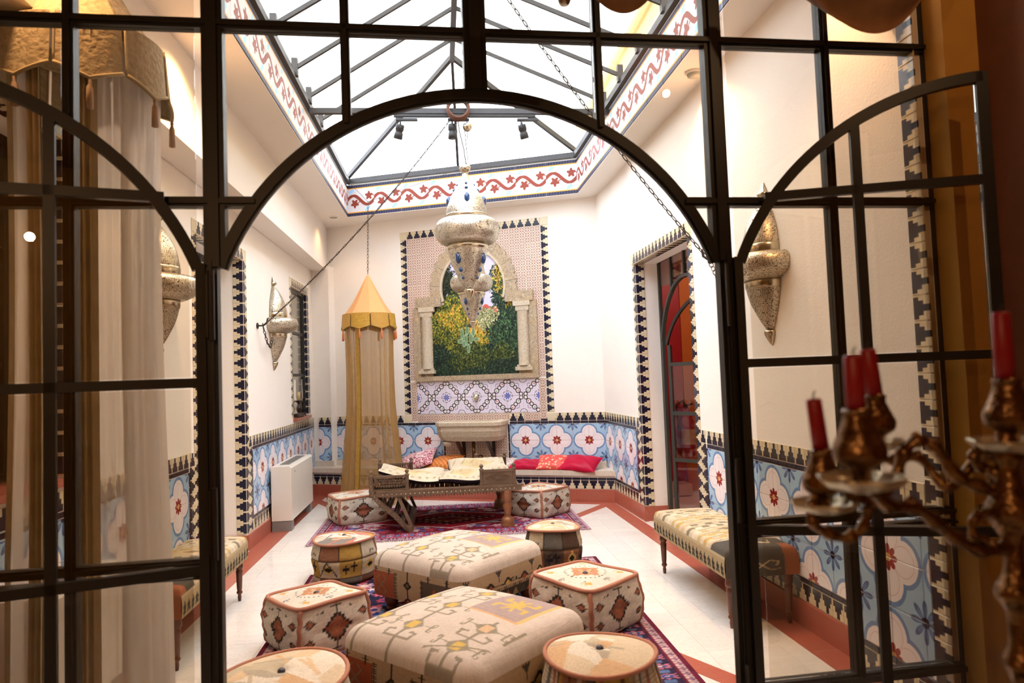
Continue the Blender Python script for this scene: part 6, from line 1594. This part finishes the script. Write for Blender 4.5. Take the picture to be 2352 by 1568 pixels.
# ================================================================== CANDELABRUM
def A(px, py, y=.86): return at(px, py, y)
base = A(2330, 1300, .86)
cd = thing('candelabrum', 'aged bronze candelabrum with scrolling arms at the right edge', 'candelabrum', (base.x, base.y, 0))
O3 = Vector((base.x, base.y, 0))
def rel(p): return Vector(p) - O3
def zof(py): return A(2320, py, .86).z
zt_ = zof(965)
prof = [(.0, .80), (.075, .80), (.08, .82), (.05, .85), (.022, .89), (.018, .94), (.03, .97), (.016, .99), (.013, 1.05), (.022, 1.075), (.013, 1.10), (.014, 1.14), (.026, 1.165), (.014, 1.19), (.012, 1.23), (.024, 1.255), (.03, 1.275), (.018, 1.30), (.013, 1.33), (.02, 1.345), (.011, zt_ - .02), (.012, zt_)]
stem = MB(); stem.lathe(sm(prof, 3), (0, 0, 0), 20); obj('stem', stem, M['bronze'], cd, True)
def cups(px, py, y, s=1.0, tiltx=0.0):
    """py: top of the socket"""
    p = rel(A(px, py, y)); hh = .052 * s
    m = MB(); m.lathe(sm([(.013 * s, 0), (.016 * s, -.004), (.014 * s, -.010), (.022 * s, -.03 * s), (.027 * s, -.042 * s), (.024 * s, -.055 * s), (.010 * s, -.066 * s), (.009 * s, -.085 * s)], 3), tuple(p), 18); obj('candle_socket', m, M['bronze'], cd, True)
    m = MB(); n = 40; vs = []
    for ring_, (r_, z_) in enumerate(((.008, -.082), (.024, -.080), (.036, -.077), (.042, -.070), (.041, -.074), (.034, -.081), (.008, -.088))):
        for i in range(n): a_ = 2 * PI * i / n; k = r_ * s * (1 + (.07 * math.cos(a_ * 8) if r_ > .03 else 0)); vs.append((p.x + k * math.cos(a_), p.y + k * math.sin(a_), p.z + z_ * s))
    m.add(vs, [(j * n + i, j * n + (i + 1) % n, (j + 1) * n + (i + 1) % n, (j + 1) * n + i) for j in range(6) for i in range(n)]); obj('drip_pan', m, M['pewter'], cd, True)
    return p
cups(2312, 868, .86, 1.15)
cups(1885, 1030, .90, 1.0); cups(1968, 938, .80, 1.15); cups(2010, 905, .97, .95)
def arm(pts, r=.0085):
    P_ = [rel(A(*p)) for p in pts]; k = []
    for i in range(len(P_) - 1):
        p0, p1, p2, p3 = P_[max(i - 1, 0)], P_[i], P_[i + 1], P_[min(i + 2, len(P_) - 1)]
        for j in range(6): t = j / 6; k.append(.5 * (2 * p1 + (p2 - p0) * t + (2 * p0 - 5 * p1 + 4 * p2 - p3) * t * t + (3 * p1 - p0 - 3 * p2 + p3) * t ** 3))
    k.append(P_[-1]); m = MB(); rs_ = [r * (1 + .22 * math.sin(i * 1.1)) for i in range(len(k))]; m.tube(k, rs_, 10)
    for i in range(4, len(k) - 2, 7): m.ball(tuple(k[i] + Vector((0, 0, r * .9))), r * .75, 8)
    o = obj('arm', m, M['bronze'], cd, True); return o
arm([(2320, 1150, .86), (2260, 1120, .865), (2200, 1095, .87), (2150, 1030, .875), (2110, 1012, .88), (2075, 1040, .885), (2055, 1100, .89), (2010, 1150, .895), (1950, 1130, .90), (1915, 1100, .90), (1887, 1112, .90)])
arm([(1887, 1110, .90), (1868, 1150, .90), (1865, 1195, .90), (1900, 1225, .90), (1950, 1235, .895), (1985, 1205, .89), (1995, 1165, .885)], .007)
arm([(2320, 1255, .86), (2260, 1265, .85), (2200, 1240, .845), (2150, 1200, .84), (2100, 1165, .835), (2040, 1160, .825), (2000, 1120, .815), (1975, 1080, .80), (1972, 1050, .80)])
arm([(2315, 1170, .86), (2250, 1060, .90), (2180, 1120, .92), (2110, 1050, .95), (2060, 1060, .965), (2020, 1045, .97), (2010, 1010, .97)], .007)
arm([(2320, 1160, .86), (2290, 1090, .87), (2255, 1075, .88), (2235, 1050, .88), (2255, 1030, .88), (2275, 1050, .88)], .007)
arm([(2320, 1230, .86), (2280, 1180, .85), (2240, 1190, .85), (2235, 1225, .85), (2265, 1240, .85)], .006)
arm([(2320, 1200, .86), (2370, 1170, .88), (2430, 1190, .9), (2480, 1130, .92), (2520, 1140, .93)], .008)
def candle(label, px, py0, py1, y, r, lean=0.0):
    b_ = A(px, py1, y); h = A(px, py0, y).z - b_.z; e = thing('taper_candle', label, 'candle', tuple(b_), 0, 'dark red candles of the candelabrum'); e.rotation_euler = (0, lean, 0)
    m = MB(); m.lathe([(0, -.006), (r * 1.04, -.006), (r, h * .5), (r * .96, h - .003), (r * .8, h), (0, h - .002)], (0, 0, 0), 20); obj('wax', m, M['wax'], e, True)
    m = MB(); m.tube([(0, 0, h - .003), (.001, 0, h + .006), (.004, 0, h + .010)], .0012, 6); obj('wick', m, M['wick'], e); return e
candle('thick red candle in the central socket at the right edge of the photo', 2308, 716, 868, .86, .0115)
candle('short red candle leaning slightly, leftmost on the candelabrum', 1885, 914, 1026, .90, .0105, -.10)
candle('red candle in the front socket, second from the left', 1966, 815, 938, .80, .0115)
candle('red candle standing just behind and right of the front one', 2008, 800, 905, .97, .0115, -.10)
sd = thing('side_table', 'dark round table carrying the candelabrum, below the picture edge', 'table', (O3.x, O3.y, 0))
m = MB(); m.lathe([(0, .765), (.22, .765), (.225, .775), (.225, .79), (.22, .80), (0, .80)], (0, 0, 0), 32); obj('table_top', m, M['darkwood'], sd, True)
m = MB(); m.lathe(sm([(0, 0), (.14, 0), (.14, .03), (.04, .06), (.03, .2), (.05, .4), (.03, .6), (.05, .765)]), (0, 0, 0), 20); obj('pedestal', m, M['darkwood'], sd, True)
